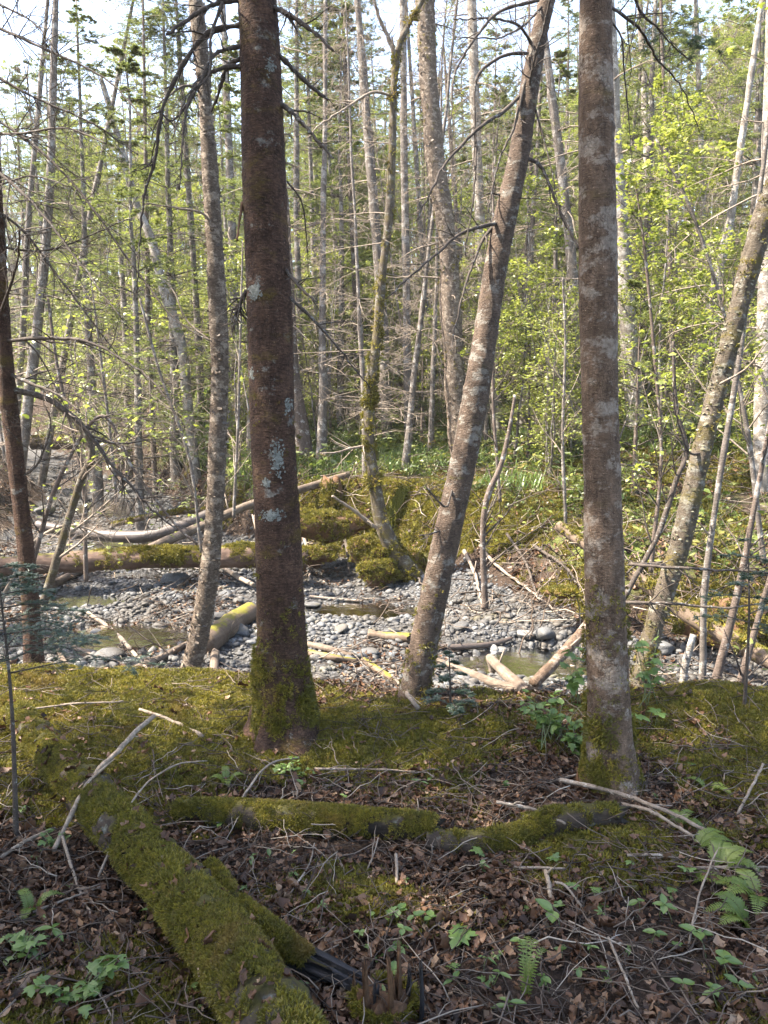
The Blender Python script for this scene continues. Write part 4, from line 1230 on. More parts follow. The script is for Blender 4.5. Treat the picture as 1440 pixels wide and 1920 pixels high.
for k in range(700):
    y = 10.5 + 22 * rf.uniform(0, 1) ** 1.15; x = rf.uniform(-0.56, 0.56) * y
    u = x / y * FPX + 720
    if 520 < u < 960 and y < 15: continue
    if u < 420 and y < 13: continue
    if not free_spot(x, y, 0.7): continue
    taken.append((x, y))
    right = u > 900
    key = rf.choice(['maple_a', 'maple_b', 'shrub_a', 'shrub_b', 'young_a', 'young_b'], p=[.26, .20, .17, .20, .10, .07] if right else [.28, .24, .16, .10, .12, .10])
    what = {'maple_a': 'tall sapling with fresh light green leaves', 'maple_b': 'many-stemmed leafy maple shrub', 'shrub_a': 'low twiggy shrub with small leaves', 'shrub_b': 'bare twiggy shrub', 'young_a': 'young green fir', 'young_b': 'small young fir'}[key]
    nm = {'m': 'maple_sapling', 's': 'shrub', 'y': 'young_fir'}[key[0]]
    plant_tree(key, nm, "%s beyond the stream, %s" % (what, zone(x, y)), {'m': 'sapling', 's': 'shrub', 'y': 'young fir'}[key[0]], x, y, rf.uniform(0, 6.28), rf.uniform(0.8, 1.35), "%ss %s" % (nm.replace('_', ' '), zone(x, y)))
    nsap += 1
    if nsap >= 230: break

for (px_, Y_, key, s, lb) in [(262, 13.2, 'fir_c', 1.0, "dark green fir with drooping sprays left of the peeling birch"), (182, 15.5, 'fir_a', 0.9, "green fir behind the drooping dead branches at upper left"), (640, 18.0, 'fir_c', 1.15, "light green fir between dark trunk and crooked mossy tree"), (1030, 16.0, 'fir_c', 0.9, "sunlit green fir between leaning and right trunk"), (990, 12.6, 'young_a', 0.9, "bushy young fir on the slope right of the leaning trunk"), (1060, 13.6, 'young_a', 0.8, "feathery young fir left of the straight right trunk"), (1200, 16.5, 'fir_a', 1.0, "pale green fir behind the straight right trunk"), (1390, 14.5, 'fir_a', 0.95, "bright green fir at the upper right"), (470, 15.0, 'fir_c', 1.0, "green fir showing behind the thick dark trunk"), (330, 17.5, 'fir_a', 1.0, "tall green fir behind the bent pale birch"), (590, 22, 'fir_a', 1.1, "tall light green fir far back right of the dark trunk")]:
    xx = (px_ - 720) / FPX * Y_
    plant_tree(key, "fir_tree" if key[0] == 'f' else "young_fir", lb, "tree", xx, Y_, px_ * 0.1, s, None)
for (x, y, key, s) in [(-6.0, 6.9, 'fir_c', 0.8), (-7.6, 9.6, 'fir_c', 1.0)]:
    plant_tree(key, "fir_tree", "fir on the left bank outside the view, shading the pool", "tree", x, y, x, s, "firs of the left bank outside the view")
MID = [(622, 17.5, 'maple_a', 1.1), (655, 20.5, 'maple_b', 1.3), (690, 23.0, 'maple_a', 1.3), (735, 19.0, 'maple_b', 1.2), (775, 22.0, 'maple_a', 1.4), (800, 17.2, 'maple_b', 1.1), (835, 24.0, 'maple_a', 1.4), (880, 19.5, 'maple_b', 1.3), (905, 16.5, 'maple_a', 1.0), (600, 25.0, 'maple_a', 1.5), (710, 27.0, 'maple_a', 1.6), (850, 28.0, 'maple_a', 1.6), (300, 21.0, 'maple_a', 1.4), (230, 18.0, 'maple_b', 1.3), (160, 22.0, 'maple_a', 1.5), (380, 24.0, 'maple_a', 1.5)]
for (px_, Y_, key, s) in MID:  # light green maples added to brighten the dark middle of the wood
    xx = (px_ - 720) / FPX * Y_
    plant_tree(key, "maple_sapling", "%s light green young maple added to brighten the dark wood %s, %s" % ("tall" if key == 'maple_a' else "bushy", "in the middle distance" if Y_ > 21 else "beyond the stream", zone(xx, Y_)), "sapling", xx, Y_, px_ * 0.37, s, "light green maples added to brighten the middle distance")
nsn = 0
for k in range(500):
    y = 12.0 + 16 * rf.uniform(0, 1); x = rf.uniform(-0.53, 0.53) * y
    u = x / y * FPX + 720
    if 470 < u < 600 or not free_spot(x, y, 0.9): continue
    taken.append((x, y))
    key = rf.choice(['snag_a', 'snag_b', 'snag_c'])
    plant_tree(key, "dead_fir", "%s bare twiggy dead fir %s, %s" % ({'snag_a': 'slim', 'snag_b': 'small', 'snag_c': 'tall'}[key], "in the middle distance" if y > 20 else "beyond the stream", zone(x, y)), "dead tree", x, y, rf.uniform(0, 6.28), rf.uniform(0.8, 1.2), "dead firs " + zone(x, y), lean=(rf.normal(0, 0.05), rf.normal(0, 0.05)))
    nsn += 1
    if nsn >= 50: break
# far wood on the hill, one mass
def merged(key):
    vs, fs, n = [], [], 0
    me = bpy.data.meshes.new("far_fir")
    parts = [FOREST[key]['crown'], FOREST[key]['trunk']]
    allv, allf4, allf3, m3, m4 = [], [], [], [], []
    for mi, m in enumerate(parts):
        v = np.zeros(len(m.vertices) * 3, dtype=np.float32); m.vertices.foreach_get("co", v)
        li = np.zeros(len(m.loops), dtype=np.int32); m.loops.foreach_get("vertex_index", li)
        if mi == 0:
            allf3.append(li.reshape(-1, 3) + n)
        else:
            lt = np.zeros(len(m.polygons), dtype=np.int32); m.polygons.foreach_get("loop_total", lt)
            nq = int((lt == 4).sum())
            allf4.append(li[:nq * 4].reshape(-1, 4) + n)
        allv.append(v.reshape(-1, 3)); n += len(m.vertices)
    out = mesh("far_fir", np.concatenate(allv), allf3 + allf4, M['needle'])
    out.materials.append(M['bark_grey'])
    mi = np.zeros(len(out.polygons), dtype=np.int32); mi[len(allf3[0]):] = 1
    out.polygons.foreach_set("material_index", mi)
    return out
proto("far_fir", [merged(k) for k in ('fir_a', 'fir_b', 'fir_c', 'fir_d')])
x = rf.uniform(-60, 60, 650); y = rf.uniform(44, 95, 650)
k = np.abs(x) < 0.62 * y
x, y = x[k], y[k]
X, Y, Z = rand_frames(len(x), rf, 0.03)
scatter("far_forest", "far_fir", np.column_stack([x, y, height(x, y)]), X, Y, Z, rf.uniform(0.8, 1.25, len(x)), rf, "distant fir forest covering the hill behind the nearer trees")

# trees outside the frame on the left and behind, which shade the near bank
SHADE = [(-3.7, 3.0, 'fir_b', 0.85), (-3.3, 1.6, 'fir_b', 1.0), (-5.2, 2.2, 'fir_b', 1.1), (-2.4, 0.2, 'fir_b', 1.1), (-4.4, 0.6, 'fir_b', 1.1), (-6.6, 0.9, 'fir_a', 1.3), (-1.5, -1.4, 'fir_a', 1.3)]
for (x, y, key, s) in SHADE:
    plant_tree(key, "fir_tree", "dense fir on the near bank outside the view, shading the foreground", "tree", x, y, x * 3 + y, s, "firs of the near bank outside the view", skip=("bare_crown",))

# ------------------------------------------------------------------ foreground trees
# thick dark trunk
th = Thing("fir_tree", "thick dark reddish-brown trunk in the foreground with mossy roots and broken dead branches", "tree", gnd(533, 1385))
DARK = th
V, F, C, R = trunk_geo([(535, 1390, 100, 3.72), (532, 1310, 98, 3.74), (527, 1200, 92, 3.75), (521, 1000, 87, 3.76), (512, 800, 85, 3.78), (506, 600, 85, 3.8), (498, 400, 82, 3.8), (491, 200, 79, 3.8), (482, 0, 74, 3.8), (478, -100, 70, 3.8)], 9, 120, 520, 0.0028, 601, 1.42, 0.16, scale=26, zs=2.6, roots=5)
tr_ = th.part("trunk", V, F, M['bark_dark'])
def lichen(th, V, px_, py_, Y_, rx, rz, n, seed, parent):
    """a crust of small flakes on the skin of a trunk"""
    rng = np.random.default_rng(seed)
    P = at(px_, py_, Y_) + np.stack([rng.normal(0, rx * 0.5, n), np.zeros(n), rng.normal(0, rz * 0.5, n)], 1)
    cx = np.interp(P[:, 2], C[:, 2], C[:, 0]); cy = np.interp(P[:, 2], C[:, 2], C[:, 1]); rr = np.interp(P[:, 2], C[:, 2], R)
    dx = np.clip((P[:, 0] - cx) / rr, -0.97, 0.97)
    nn = np.stack([dx, -np.sqrt(1 - dx * dx), np.zeros(n)], 1)
    sk = V[::2]
    Q = np.stack([cx, cy, P[:, 2]], 1) + nn * rr[:, None]
    for q in range(n):                                  # settle on the bark itself
        near_ = np.argsort(((sk - Q[q]) ** 2).sum(1))[:3]
        rad_ = np.hypot(sk[near_, 0] - cx[q], sk[near_, 1] - cy[q]).mean()
        Q[q] = np.array([cx[q], cy[q], P[q, 2]]) + nn[q] * (rad_ + 0.0015)
    X, Y, Z = rand_frames(n, rng, 0.12, nn)
    a = np.linspace(0, 2 * np.pi, 8)[:-1]
    v = np.vstack([[0, 0, 0.12], np.stack([np.cos(a) * (1 + 0.25 * np.sin(a * 3)), np.sin(a) * 0.8, np.zeros(7)], 1)])
    f = np.array([[0, 1 + k, 1 + (k + 1) % 7] for k in range(7)])
    Vl, Fl = place(v, f, Q, X, Y, Z, rng.uniform(0.0012, 0.0068, n))
    th.part("lichen", Vl, Fl, M['lichen'], parent=parent, kind="stuff")
for k, (a, b_, rx, rz, n_) in enumerate([(476, 546, 0.030, 0.034, 150), (522, 862, 0.028, 0.075, 110), (512, 965, 0.055, 0.026, 100), (500, 905, 0.02, 0.02, 40), (505, 120, 0.02, 0.04, 40), (540, 760, 0.02, 0.035, 40), (470, 700, 0.02, 0.03, 40)]):
    lichen(th, V, a, b_, 3.70, rx, rz, n_ * 2, 620 + k, tr_)
rm = np.random.default_rng(602)
moss_on_tube(th, "moss", C, R * 1.04, 26000, rm, (0.008, 0.017), umax=0.2, patch=11.0, dens=lambda u: np.clip(1.15 * np.exp(-(u / 0.038) ** 2) + 0.4 * np.exp(-((u - 0.045) / 0.022) ** 2) + 0.006, 0, 1))
B_ = [
 ([(505, 10), (545, 30), (590, 62), (626, 95)], 15, 8, 'twig_dark', 3), ([(525, 15), (548, 42), (567, 76)], 10, 3, 'twig_dark', 2), ([(520, 100), (548, 128), (580, 160), (616, 188)], 15, 9, 'twig_dark', 3),
 ([(520, 190), (552, 215), (588, 255), (626, 298)], 14, 6, 'twig_dark', 4), ([(522, 252), (538, 252), (552, 256)], 6, 2, 'twig_grey', 3), ([(530, 500), (560, 535), (592, 566)], 11, 6, 'twig_dark', 3), ([(532, 548), (590, 602), (640, 660), (692, 726)], 10, 4, 'twig_dark', 5), ([(538, 340), (566, 380), (575, 450), (578, 520)], 5, 2, 'twig_dark', 5),
 ([(462, 2), (420, 2), (375, 22), (340, 45), (314, 66)], 16, 9, 'twig_dark', 4), ([(460, 46), (420, 52), (385, 66), (350, 110), (315, 178), (298, 240), (292, 296), (272, 360), (263, 440), (258, 560)], 15, 3, 'twig_dark', 18),
 ([(462, 86), (425, 92), (398, 106), (378, 150), (352, 200), (342, 260), (336, 356)], 11, 4, 'twig_dark', 12), ([(462, 124), (425, 126), (395, 136), (370, 152), (344, 205), (315, 232)], 13, 4, 'twig_dark', 8), ([(450, 110), (425, 128), (408, 180), (396, 208)], 13, 8, 'twig_dark', 3),
 ([(455, 380), (448, 420), (445, 450)], 9, 6, 'wood_rot', 0), ([(462, 545), (448, 575), (436, 620)], 14, 6, 'twig_dark', 20),
 ([(420, -20), (415, 10), (395, 70), (392, 140), (350, 180), (325, 260)], 10, 3, 'twig_dark', 10),
]
for k, (pts, w0, w1, mt, tw) in enumerate(B_):
    px_branch(th, pts, w0 * 0.74, w1 * 0.6, 3.78, 3.55 + 0.25 * ((k * 7) % 5) / 2.5, 610 + k, mt, int(tw * 1.5) + 2, (0.03, 0.24), 2, knob=0.32)

# straight trunk on the right
th = Thing("fir_tree", "straight grey-brown trunk with pale lichen bands on the right side of the foreground", "tree", gnd(1145, 1478))
V, F, C, R = trunk_geo([(1146, 1485, 92, 3.13), (1144, 1400, 82, 3.14), (1141, 1300, 78, 3.15), (1134, 1100, 71, 3.17), (1129, 900, 69, 3.2), (1124, 700, 69, 3.2), (1121, 500, 70, 3.2), (1119, 300, 66, 3.2), (1117, 100, 63, 3.2), (1117, -80, 60, 3.2)], 8.5, 110, 520, 0.0022, 641, 1.25, 0.12, scale=30, zs=1.3, roots=4)
th.part("trunk", V, F, M['bark_right'])
rm = np.random.default_rng(642)
moss_on_tube(th, "moss", C, R * 1.10, 20000, rm, (0.008, 0.016), umax=0.12, patch=11.0, dens=lambda u: np.clip(1.2 * np.exp(-(u / 0.032) ** 2) + 0.05, 0, 1))
px_branch(th, [(1140, 10), (1170, 30), (1205, 62), (1232, 110), (1275, 160), (1310, 240)], 7, 2, 3.2, 3.9, 651, 'twig_dark', 14, (0.08, 0.4), 2)
px_branch(th, [(1138, 30), (1165, 70), (1170, 130), (1178, 210), (1185, 300)], 4, 1.5, 3.2, 3.3, 652, 'twig_dark', 6, (0.05, 0.2), 1)
b = px_branch(th, [(1185, -30), (1200, 20), (1230, 50), (1262, 85), (1300, 120)], 6, 2, 3.3, 3.6, 653, 'twig_dark', 10, (0.1, 0.3), 2)
rng_ = np.random.default_rng(654)
A = spline([at(1185, -30, 3.3), at(1225, 30, 3.45), at(1270, 75, 3.6), at(1310, 95, 3.7)], 9)[None]
B2, rb = grow(A, np.array([0.006]), 26, 0.12, 0.3, 0.9, 0.08, rng_, 0.3, 1, 6, 0.08, planar=True)
D2, rd = grow(B2, rb, 4, 0.3, 0.5, 0.7, 0.05, rng_, 0.2, 1, 5, 0.08, planar=True, rel=True)
g = Geo().add(*needles(B2, 40, 0.017, 0.0022, rng_)).add(*needles(D2, 22, 0.017, 0.0022, rng_))
th.part("needle_spray", *g.get(), M['needle_near'], False, parent=b, kind="stuff")
px_branch(th, [(1085, 465), (1062, 420), (1040, 370), (1018, 318)], 4, 1.5, 3.2, 3.4, 655, 'twig_dark', 4, (0.05, 0.2), 1)

# leaning lichen-mottled trunk in the middle
th = Thing("leaning_tree", "lichen-mottled trunk leaning right in the middle, rooted at the stream edge", "tree", gnd(770, 1335))
V, F, C, R = trunk_geo([(a, b_, w * 0.88, Yq) for a, b_, w, Yq in [(766, 1345, 62, 4.2), (778, 1290, 60, 4.2), (800, 1180, 59, 4.22), (826, 1060, 58, 4.25), (852, 940, 57, 4.28), (873, 840, 56, 4.3), (890, 750, 56, 4.32), (910, 630, 50, 4.35), (930, 500, 48, 4.38), (952, 390, 47, 4.4), (975, 280, 45, 4.45), (992, 170, 42, 4.48), (1008, 80, 38, 4.5), (1026, 0, 35, 4.5), (1050, -90, 32, 4.5)]], 8.5, 96, 420, 0.0030, 661, 1.25, 0.10, scale=24, zs=2.2, roots=3)
th.part("trunk", V, F, M['bark_lean'])
rm = np.random.default_rng(662)
moss_on_tube(th, "moss", C, R * 1.03, 5000, rm, (0.009, 0.016), umax=0.1, dens=lambda u: np.clip(1.0 * np.exp(-(u / 0.03) ** 2) + 0.03, 0, 1))
B_ = [([(1003, 92), (975, 50), (945, 38), (905, 35), (850, 36)], 6, 2, 4.48, 4.2), ([(1026, 0), (985, 45), (950, 65), (930, 72), (862, 70)], 5, 2, 4.5, 4.0), ([(992, 170), (1000, 120), (1020, 50), (1036, -20)], 5, 4, 4.45, 4.2), ([(990, 100), (958, 101), (925, 115), (893, 150), (890, 240), (893, 300), (885, 390), (870, 480)], 7, 2, 4.45, 4.1), ([(1010, 0), (940, 20), (900, 60), (855, 132), (846, 200), (843, 260)], 7, 2, 4.4, 4.0),
      ([(975, 180), (940, 212), (900, 238), (840, 300), (815, 345), (780, 415)], 8, 2.5, 4.45, 3.9), ([(985, 150), (965, 235), (940, 290), (925, 345), (915, 400)], 6, 2, 4.45, 4.2), ([(940, 418), (905, 424), (860, 440), (800, 492), (724, 560)], 8, 2, 4.4, 3.8), ([(930, 420), (905, 450), (885, 500), (870, 545), (852, 620), (845, 660)], 7, 2, 4.4, 4.1), ([(1000, 190), (1030, 300), (1042, 360), (1050, 420)], 4, 1.5, 4.45, 4.3), ([(985, 295), (1012, 310), (1032, 350), (1060, 420), (1088, 466)], 7, 3, 4.45, 4.3),
      ([(960, 372), (985, 371), (1030, 374)], 4, 1.5, 4.4, 4.3), ([(945, 368), (920, 362), (908, 366)], 5, 2, 4.4, 4.3), ([(860, 905), (848, 920), (835, 950), (800, 915)], 5, 3, 4.28, 4.1), ([(838, 990), (810, 1000), (785, 1005)], 5, 2, 4.25, 4.1), ([(970, 215), (960, 300), (940, 380)], 4, 1.5, 4.45, 4.5)]
for k, (pts, w0, w1, ya, yb) in enumerate(B_):
    px_branch(th, pts, w0, w1, ya, yb, 670 + k, 'twig_dark', 7, (0.06, 0.3), 1)

# peeling birch
th = Thing("birch_tree", "slim birch with tan peeling bark standing at the stream edge left of the dark trunk", "tree", at(346, 1312, 5.3))
V, F, C, R = trunk_geo([(a, b_, w * 0.86, Yq) for a, b_, w, Yq in [(344, 1320, 46, 5.3), (356, 1260, 45, 5.3), (375, 1180, 42, 5.3), (392, 1080, 42, 5.32), (402, 960, 40, 5.35), (408, 820, 39, 5.38), (412, 700, 38, 5.4), (408, 580, 37, 5.4), (402, 460, 35, 5.4), (394, 330, 33, 5.4), (386, 210, 31, 5.4), (376, 90, 30, 5.4), (366, 0, 29, 5.4), (358, -80, 27, 5.4)]], 8.5, 64, 360, 0.004, 691, 1.2, 0.15, sink=0.3, scale=20, zs=2.5)
tr_ = th.part("trunk", V, F, M['bark_birch'])
bark_flakes(th, C[:280], R[:280], 2600, 692, (0.008, 0.020))
px_branch(th, [(400, 430), (380, 400), (330, 390), (275, 380)], 5, 2, 5.4, 5.1, 693, 'twig_grey', 10, (0.1, 0.4))
px_branch(th, [(385, 180), (350, 160), (310, 185), (290, 205)], 5, 2, 5.4, 5.1, 694, 'twig_dark', 8, (0.1, 0.4))
px_branch(th, [(395, 640), (350, 600), (325, 545), (300, 520)], 4, 2, 5.4, 5.6, 695, 'twig_pale', 8, (0.1, 0.3))

# shaggy leaning stem on the right bank
th = Thing("leaning_tree", "shaggy mossy stem leaning right across the right edge of the view", "tree", at(1198, 1318, 5.0))
V, F, C, R = trunk_geo([(1196, 1325, 40, 5.0), (1204, 1270, 36, 5.0), (1222, 1190, 36, 5.0), (1252, 1090, 37, 5.0), (1278, 1010, 37, 5.0), (1303, 900, 37, 5.02), (1322, 820, 36, 5.05), (1345, 730, 36, 5.1), (1368, 645, 36, 5.1), (1390, 560, 36, 5.1), (1412, 480, 37, 5.1), (1440, 385, 37, 5.1), (1475, 280, 34, 5.1)], 7.5, 56, 300, 0.006, 701, 1.2, 0.12, sink=0.25, scale=24, zs=1.2)
th.part("trunk", V, F, M['bark_moss'])
bark_flakes(th, C, R, 2600, 703, (0.006, 0.018), lift=2.5, mat='lichen_flake')
rm = np.random.default_rng(702)
moss_on_tube(th, "moss", C, R * 1.02, 9000, rm, (0.010, 0.018), dens=lambda u: np.clip(1.2 * np.exp(-(u / 0.07) ** 2) + 0.10, 0, 1))
px_branch(th, [(1316, 850), (1290, 845), (1266, 770), (1262, 720)], 6, 2, 5.0, 4.8, 704, 'twig_dark', 6, (0.1, 0.35))
px_branch(th, [(1350, 720), (1400, 690), (1440, 640)], 5, 2, 5.0, 4.8, 705, 'twig_grey', 6, (0.1, 0.35))
px_branch(th, [(1255, 1060), (1200, 1058), (1175, 1075)], 6, 3, 5.0, 4.7, 706, 'twig_dark', 6, (0.1, 0.3))
px_branch(th, [(1180, 1058), (1230, 1062), (1330, 1068), (1440, 1072)], 7, 3, 4.7, 4.4, 707, 'twig_dark', 8, (0.1, 0.3))
px_branch(th, [(1170, 1130), (1260, 1132), (1360, 1140), (1440, 1128)], 7, 3, 4.7, 4.5, 708, 'twig_dark', 8, (0.1, 0.3))

# trunk at the left edge with its lace of drooping dead branches
th = Thing("fir_tree", "slim brown trunk at the left edge with a lace of drooping dead branches", "tree", at(62, 1235, 5.5))
V, F, C, R = trunk_geo([(64, 1245, 32, 5.5), (58, 1150, 31, 5.5), (50, 1050, 31, 5.5), (38, 940, 31, 5.5), (24, 820, 31, 5.5), (10, 690, 31, 5.5), (0, 560, 31, 5.5), (-10, 400, 30, 5.5), (-20, 200, 28, 5.5)], 9, 48, 300, 0.004, 711, 1.2, 0.15, sink=0.25, scale=22, zs=2)
th.part("trunk", V, F, M['bark_dark'])
B_ = [([(4, 640), (80, 634), (160, 640), (220, 668), (290, 720), (345, 800)], 8, 2, 14), ([(20, 730), (80, 745), (130, 775), (180, 830), (215, 880), (290, 960), (330, 990)], 12, 3, 16), ([(14, 700), (60, 720), (110, 740), (150, 770)], 7, 3, 10), ([(-30, 210), (60, 270), (150, 360), (250, 500), (330, 600), (400, 640)], 6, 2, 22), ([(-30, 300), (60, 380), (140, 480), (230, 600)], 7, 2, 22),
      ([(-30, 380), (40, 430), (110, 520), (200, 640), (250, 700)], 6, 2, 22), ([(-30, 130), (60, 180), (170, 230), (260, 290)], 6, 2, 22), ([(-30, 40), (80, 90), (200, 150), (290, 250)], 6, 2, 20), ([(-20, 250), (40, 250), (120, 240), (200, 270)], 5, 2, 20), ([(-20, 460), (80, 470), (160, 445), (240, 410)], 5, 2, 14), ([(-20, 0), (60, 40), (110, 100)], 5, 2, 18), ([(-10, 350), (60, 330), (130, 350)], 4, 2, 16), ([(0, 590), (30, 500), (38, 430)], 6, 3, 8), ([(30, 900), (70, 870), (95, 800), (85, 760)], 5, 2, 8)]
for k, (pts, w0, w1, tw) in enumerate(B_):
    px_branch(th, pts, w0, w1, 5.5, 4.7 + 0.5 * ((k * 3) % 4) / 2, 720 + k, 'twig_dark', int(tw * 1.6), (0.15, 0.75), 5)
# ------------------------------------------------------------------ stones of the stream bed, one by one
rs = np.random.default_rng(31)
def stone(label, x, y, size, group=None, flat=1.0, k=None, sink=0.25, name="stone", rz=None):
    k = rs.integers(0, len(STONES)) if k is None else k
    o = link(name, STONES[k], loc=(x, y, hz(x, y) + size * 0.5 * (0.55 - sink)), rot=(rs.normal(0, 0.12), rs.normal(0, 0.12), rs.uniform(0, 6.28) if rz is None else rz), label=label, category="stone", group=group)
    s = size * 0.5
    o.scale = (s, s, s * flat)
    return o
for (px_, py_, wpx, fl, lb) in [
 (330, 1098, 62, 1.1, "large round grey boulder in the riffle under the mossy log"), (205, 1236, 66, 0.6, "flat dark slab propped beside the still pool"), (250, 1252, 44, 0.8, "dark oval stone next to the flat slab by the pool"),
 (424, 1122, 34, 1.0, "mossy stone just right of the peeling birch below the log"), (447, 1132, 30, 0.8, "grey stone beside the mossy stone below the log end"), (745, 1256, 36, 0.9, "pale white stone lodged under the driftwood left of the leaning trunk"), (735, 1190, 34, 0.8, "pale angular stone left of the leaning trunk near the green log"),
 (862, 1182, 40, 0.9, "pale grey boulder on the far gravel edge right of leaning trunk"), (1020, 1200, 52, 0.8, "rounded yellow-green mossy stone in the right pool"), (985, 1196, 40, 0.9, "dark mossy stone left of the yellow-green stone"), (1245, 1222, 42, 1.3, "dark upright stone behind the shaggy leaning stem"),
 (445, 1190, 60, 1.0, "big sunlit pale boulder touching the dark trunk's left side"), (404, 1165, 50, 0.7, "yellowish flat boulder left of the big sunlit boulder"), (640, 1185, 42, 0.6, "flat greenish stone in the middle of the gravel bar"), (690, 1230, 40, 0.9, "dark boulder at the end of the driftwood pair"), (585, 1140, 40, 0.5, "flat pale stone at the foot of the far bank"),
 (500, 1150, 40, 0.8, "grey stone peeping out behind the dark trunk"), (300, 1180, 36, 0.8, "brown boulder at the far rim of the still pool"), (180, 1195, 40, 0.7, "brown flat rock on the far rim of the still pool"), (1420, 1300, 46, 1.0, "dark boulder at the right edge in the shaded water"), (1105, 1190, 40, 0.8, "grey boulder half behind the straight right trunk")]:
    p = gnd(px_, py_, 0, 5.0)
    stone(lb, p[0], p[1], wpx / FPX * p[1] * 1.02, None, fl)
ns = 0
for k in range(6000):
    y = rs.uniform(4.6, 20); x = rs.uniform(-0.52, 0.5) * y
    if rs.uniform() > (6.5 / y) ** 1.1: continue
    d, bz, hw, side = channel(np.array([x]), np.array([y]))
    if d[0] > hw[0] - 0.1 or hz(x, y) > bz[0] + 0.16: continue
    u = x / y * FPX + 720
    zn = "%s %s" % ("near gravel" if y < 6.4 else ("middle gravel" if y < 8.2 else ("far gravel" if y < 11 else "upstream bed")), "left of the peeling birch" if u < 340 else ("between peeling birch and dark trunk" if u < 500 else ("between dark and leaning trunk" if u < 800 else "right of the leaning trunk")))
    sz = float(np.clip(rs.lognormal(-2.35, 0.42), 0.06, 0.34)) * (1.5 if y > 11 else 1)
    stone("rounded grey cobble on the %s" % zn, x, y, sz, "cobbles on the %s" % zn, rs.uniform(0.8, 1.25))
    ns += 1
    if ns >= 170: break

# ------------------------------------------------------------------ logs
def log(name, label, P, R, mat, seed, category="log", sides=28, n=90, amp=0.05, ragged=0.05, moss=0, mdens=None, msize=(0.012, 0.022), upw=0.9, stubs=0, group=None):
    P = np.asarray(P, float); R = np.asarray(R, float)
    Q = spline(np.column_stack([P, R]), n)
    C, RR = Q[:, :3], Q[:, 3]
    base = C[len(C) // 2].copy(); base[2] -= RR[len(C) // 2]
    th = Thing(name, label, category, base, group)
    rng = np.random.default_rng(seed)
    rb1, rb2 = rough_bark(float(R.mean()) * amp * 0.7, seed, 10 if R.mean() > 0.05 else 25), rough_bark(float(R.mean()) * amp * 0.35, seed + 50, 40)
    V, F = tube(C, RR, sides, lambda v: rb1(v) + rb2(v), True, ragged)
    th.part("trunk" if category == "log" else "wood", V, F, M[mat], attrs=grain(C, RR, sides))
    for k in range(stubs):
        i = rng.integers(4, len(C) - 4); a = rng.normal(0, 1, 3); a[2] = abs(a[2]); a /= np.linalg.norm(a)
        L = rng.uniform(1.5, 4) * RR[i]
        th.part("branch_stub", *tube(np.array([C[i], C[i] + a * (RR[i] + L * .6), C[i] + a * (RR[i] + L)]), np.array([.22, .18, .12]) * RR[i], 7, None, True, RR[i] * .2), M['twig_grey'])
    if moss:
        moss_on_tube(th, "moss", C, RR * 1.0, moss, rng, msize, upw, mdens)
    return th, C, RR

def gpts(pxs, lift, ymin=0.0):
    """pixels on the ground, lifted by the radius so the piece lies on it"""
    out = []
    for (a, b), l in zip(pxs, np.broadcast_to(lift, (len(pxs),))):
        p = gnd(a, b, 0, ymin)
        out.append([p[0], p[1], hz(p[0], p[1]) + l])
    return np.array(out)

# big mossy log lying towards the camera
P = np.array([at(20, 1322, 3.95), at(95, 1412, 3.3), at(235, 1565, 2.62), at(370, 1715, 2.18), at(470, 1850, 1.84), at(530, 1960, 1.62), at(575, 2060, 1.45)])
th, C, R = log("mossy_log", "big moss-covered rotten log lying diagonally towards the camera at lower left", P, [0.06, 0.072, 0.082, 0.088, 0.086, 0.084, 0.08], 'log_moss', 801, sides=72, n=240, amp=0.30, moss=70000, msize=(0.006, 0.015), upw=0.85)
# the split off strip beside it, moss then black wet wood
Ps = np.array([at(400, 1640, 2.45), at(470, 1725, 2.22), at(545, 1785, 2.10), at(620, 1825, 2.02), at(700, 1862, 1.97)]) + np.array([0, 0, 0.01])
def torn_slab(Pts, r, flat, sides, n, seed, taper_end=0.35, rag=0.06):
    """a torn piece of wood: ridges run along its length and its end is splintered"""
    rng = np.random.default_rng(seed)
    C = spline(Pts, n)
    T, N, B = frames(C)
    a = np.linspace(0, 2 * np.pi, sides, endpoint=False)
    prof = 1 + 0.38 * rng.uniform(-1, 1, sides)
    along = np.cumsum(rng.normal(0, 0.05, (n, sides)), 0)
    rad = r * (prof[None, :] + along) * np.linspace(1, taper_end, n)[:, None]
    V = C[:, None] + rad[:, :, None] * (N[:, None] * np.cos(a)[None, :, None] + B[:, None] * np.sin(a)[None, :, None] * flat)
    V[-1] += T[-1] * (rng.uniform(-1, 1, sides)[:, None]) * rag
    V[-2] += T[-1] * (rng.uniform(-0.5, 0.5, sides)[:, None]) * rag
    i_ = np.arange(n - 1)[:, None] * sides; j_ = np.arange(sides)[None, :]; j2 = (j_ + 1) % sides
    F = [np.stack([i_ + j_, i_ + j2, i_ + sides + j2, i_ + sides + j_], -1).reshape(-1, 4)]
    V = np.vstack([V.reshape(-1, 3), C[0], C[-1] - T[-1] * rag * 0.7])
    jj = np.arange(sides); k2 = (jj + 1) % sides
    F.append(np.concatenate([np.stack([k2, jj, np.full(sides, n * sides)], 1), np.stack([(n - 1) * sides + jj, (n - 1) * sides + k2, np.full(sides, n * sides + 1)], 1)]))
    return V, F
g = Geo()
g.add(*torn_slab(Ps[1:] + np.array([0, 0, -0.012]), 0.040, 0.62, 26, 34, 805, 0.45, 0.05))
g.add(*torn_slab(Ps[2:] + np.array([0.03, 0.01, 0.004]), 0.016, 0.5, 14, 24, 806, 0.3, 0.06))
g.add(*torn_slab(Ps[1:4] + np.array([-0.035, -0.012, -0.02]), 0.018, 0.6, 14, 24, 807, 0.25, 0.05))
th.part("split_wood", *g.get(), M['wood_black'], smooth=False, label="black wet split wood lying against the log")
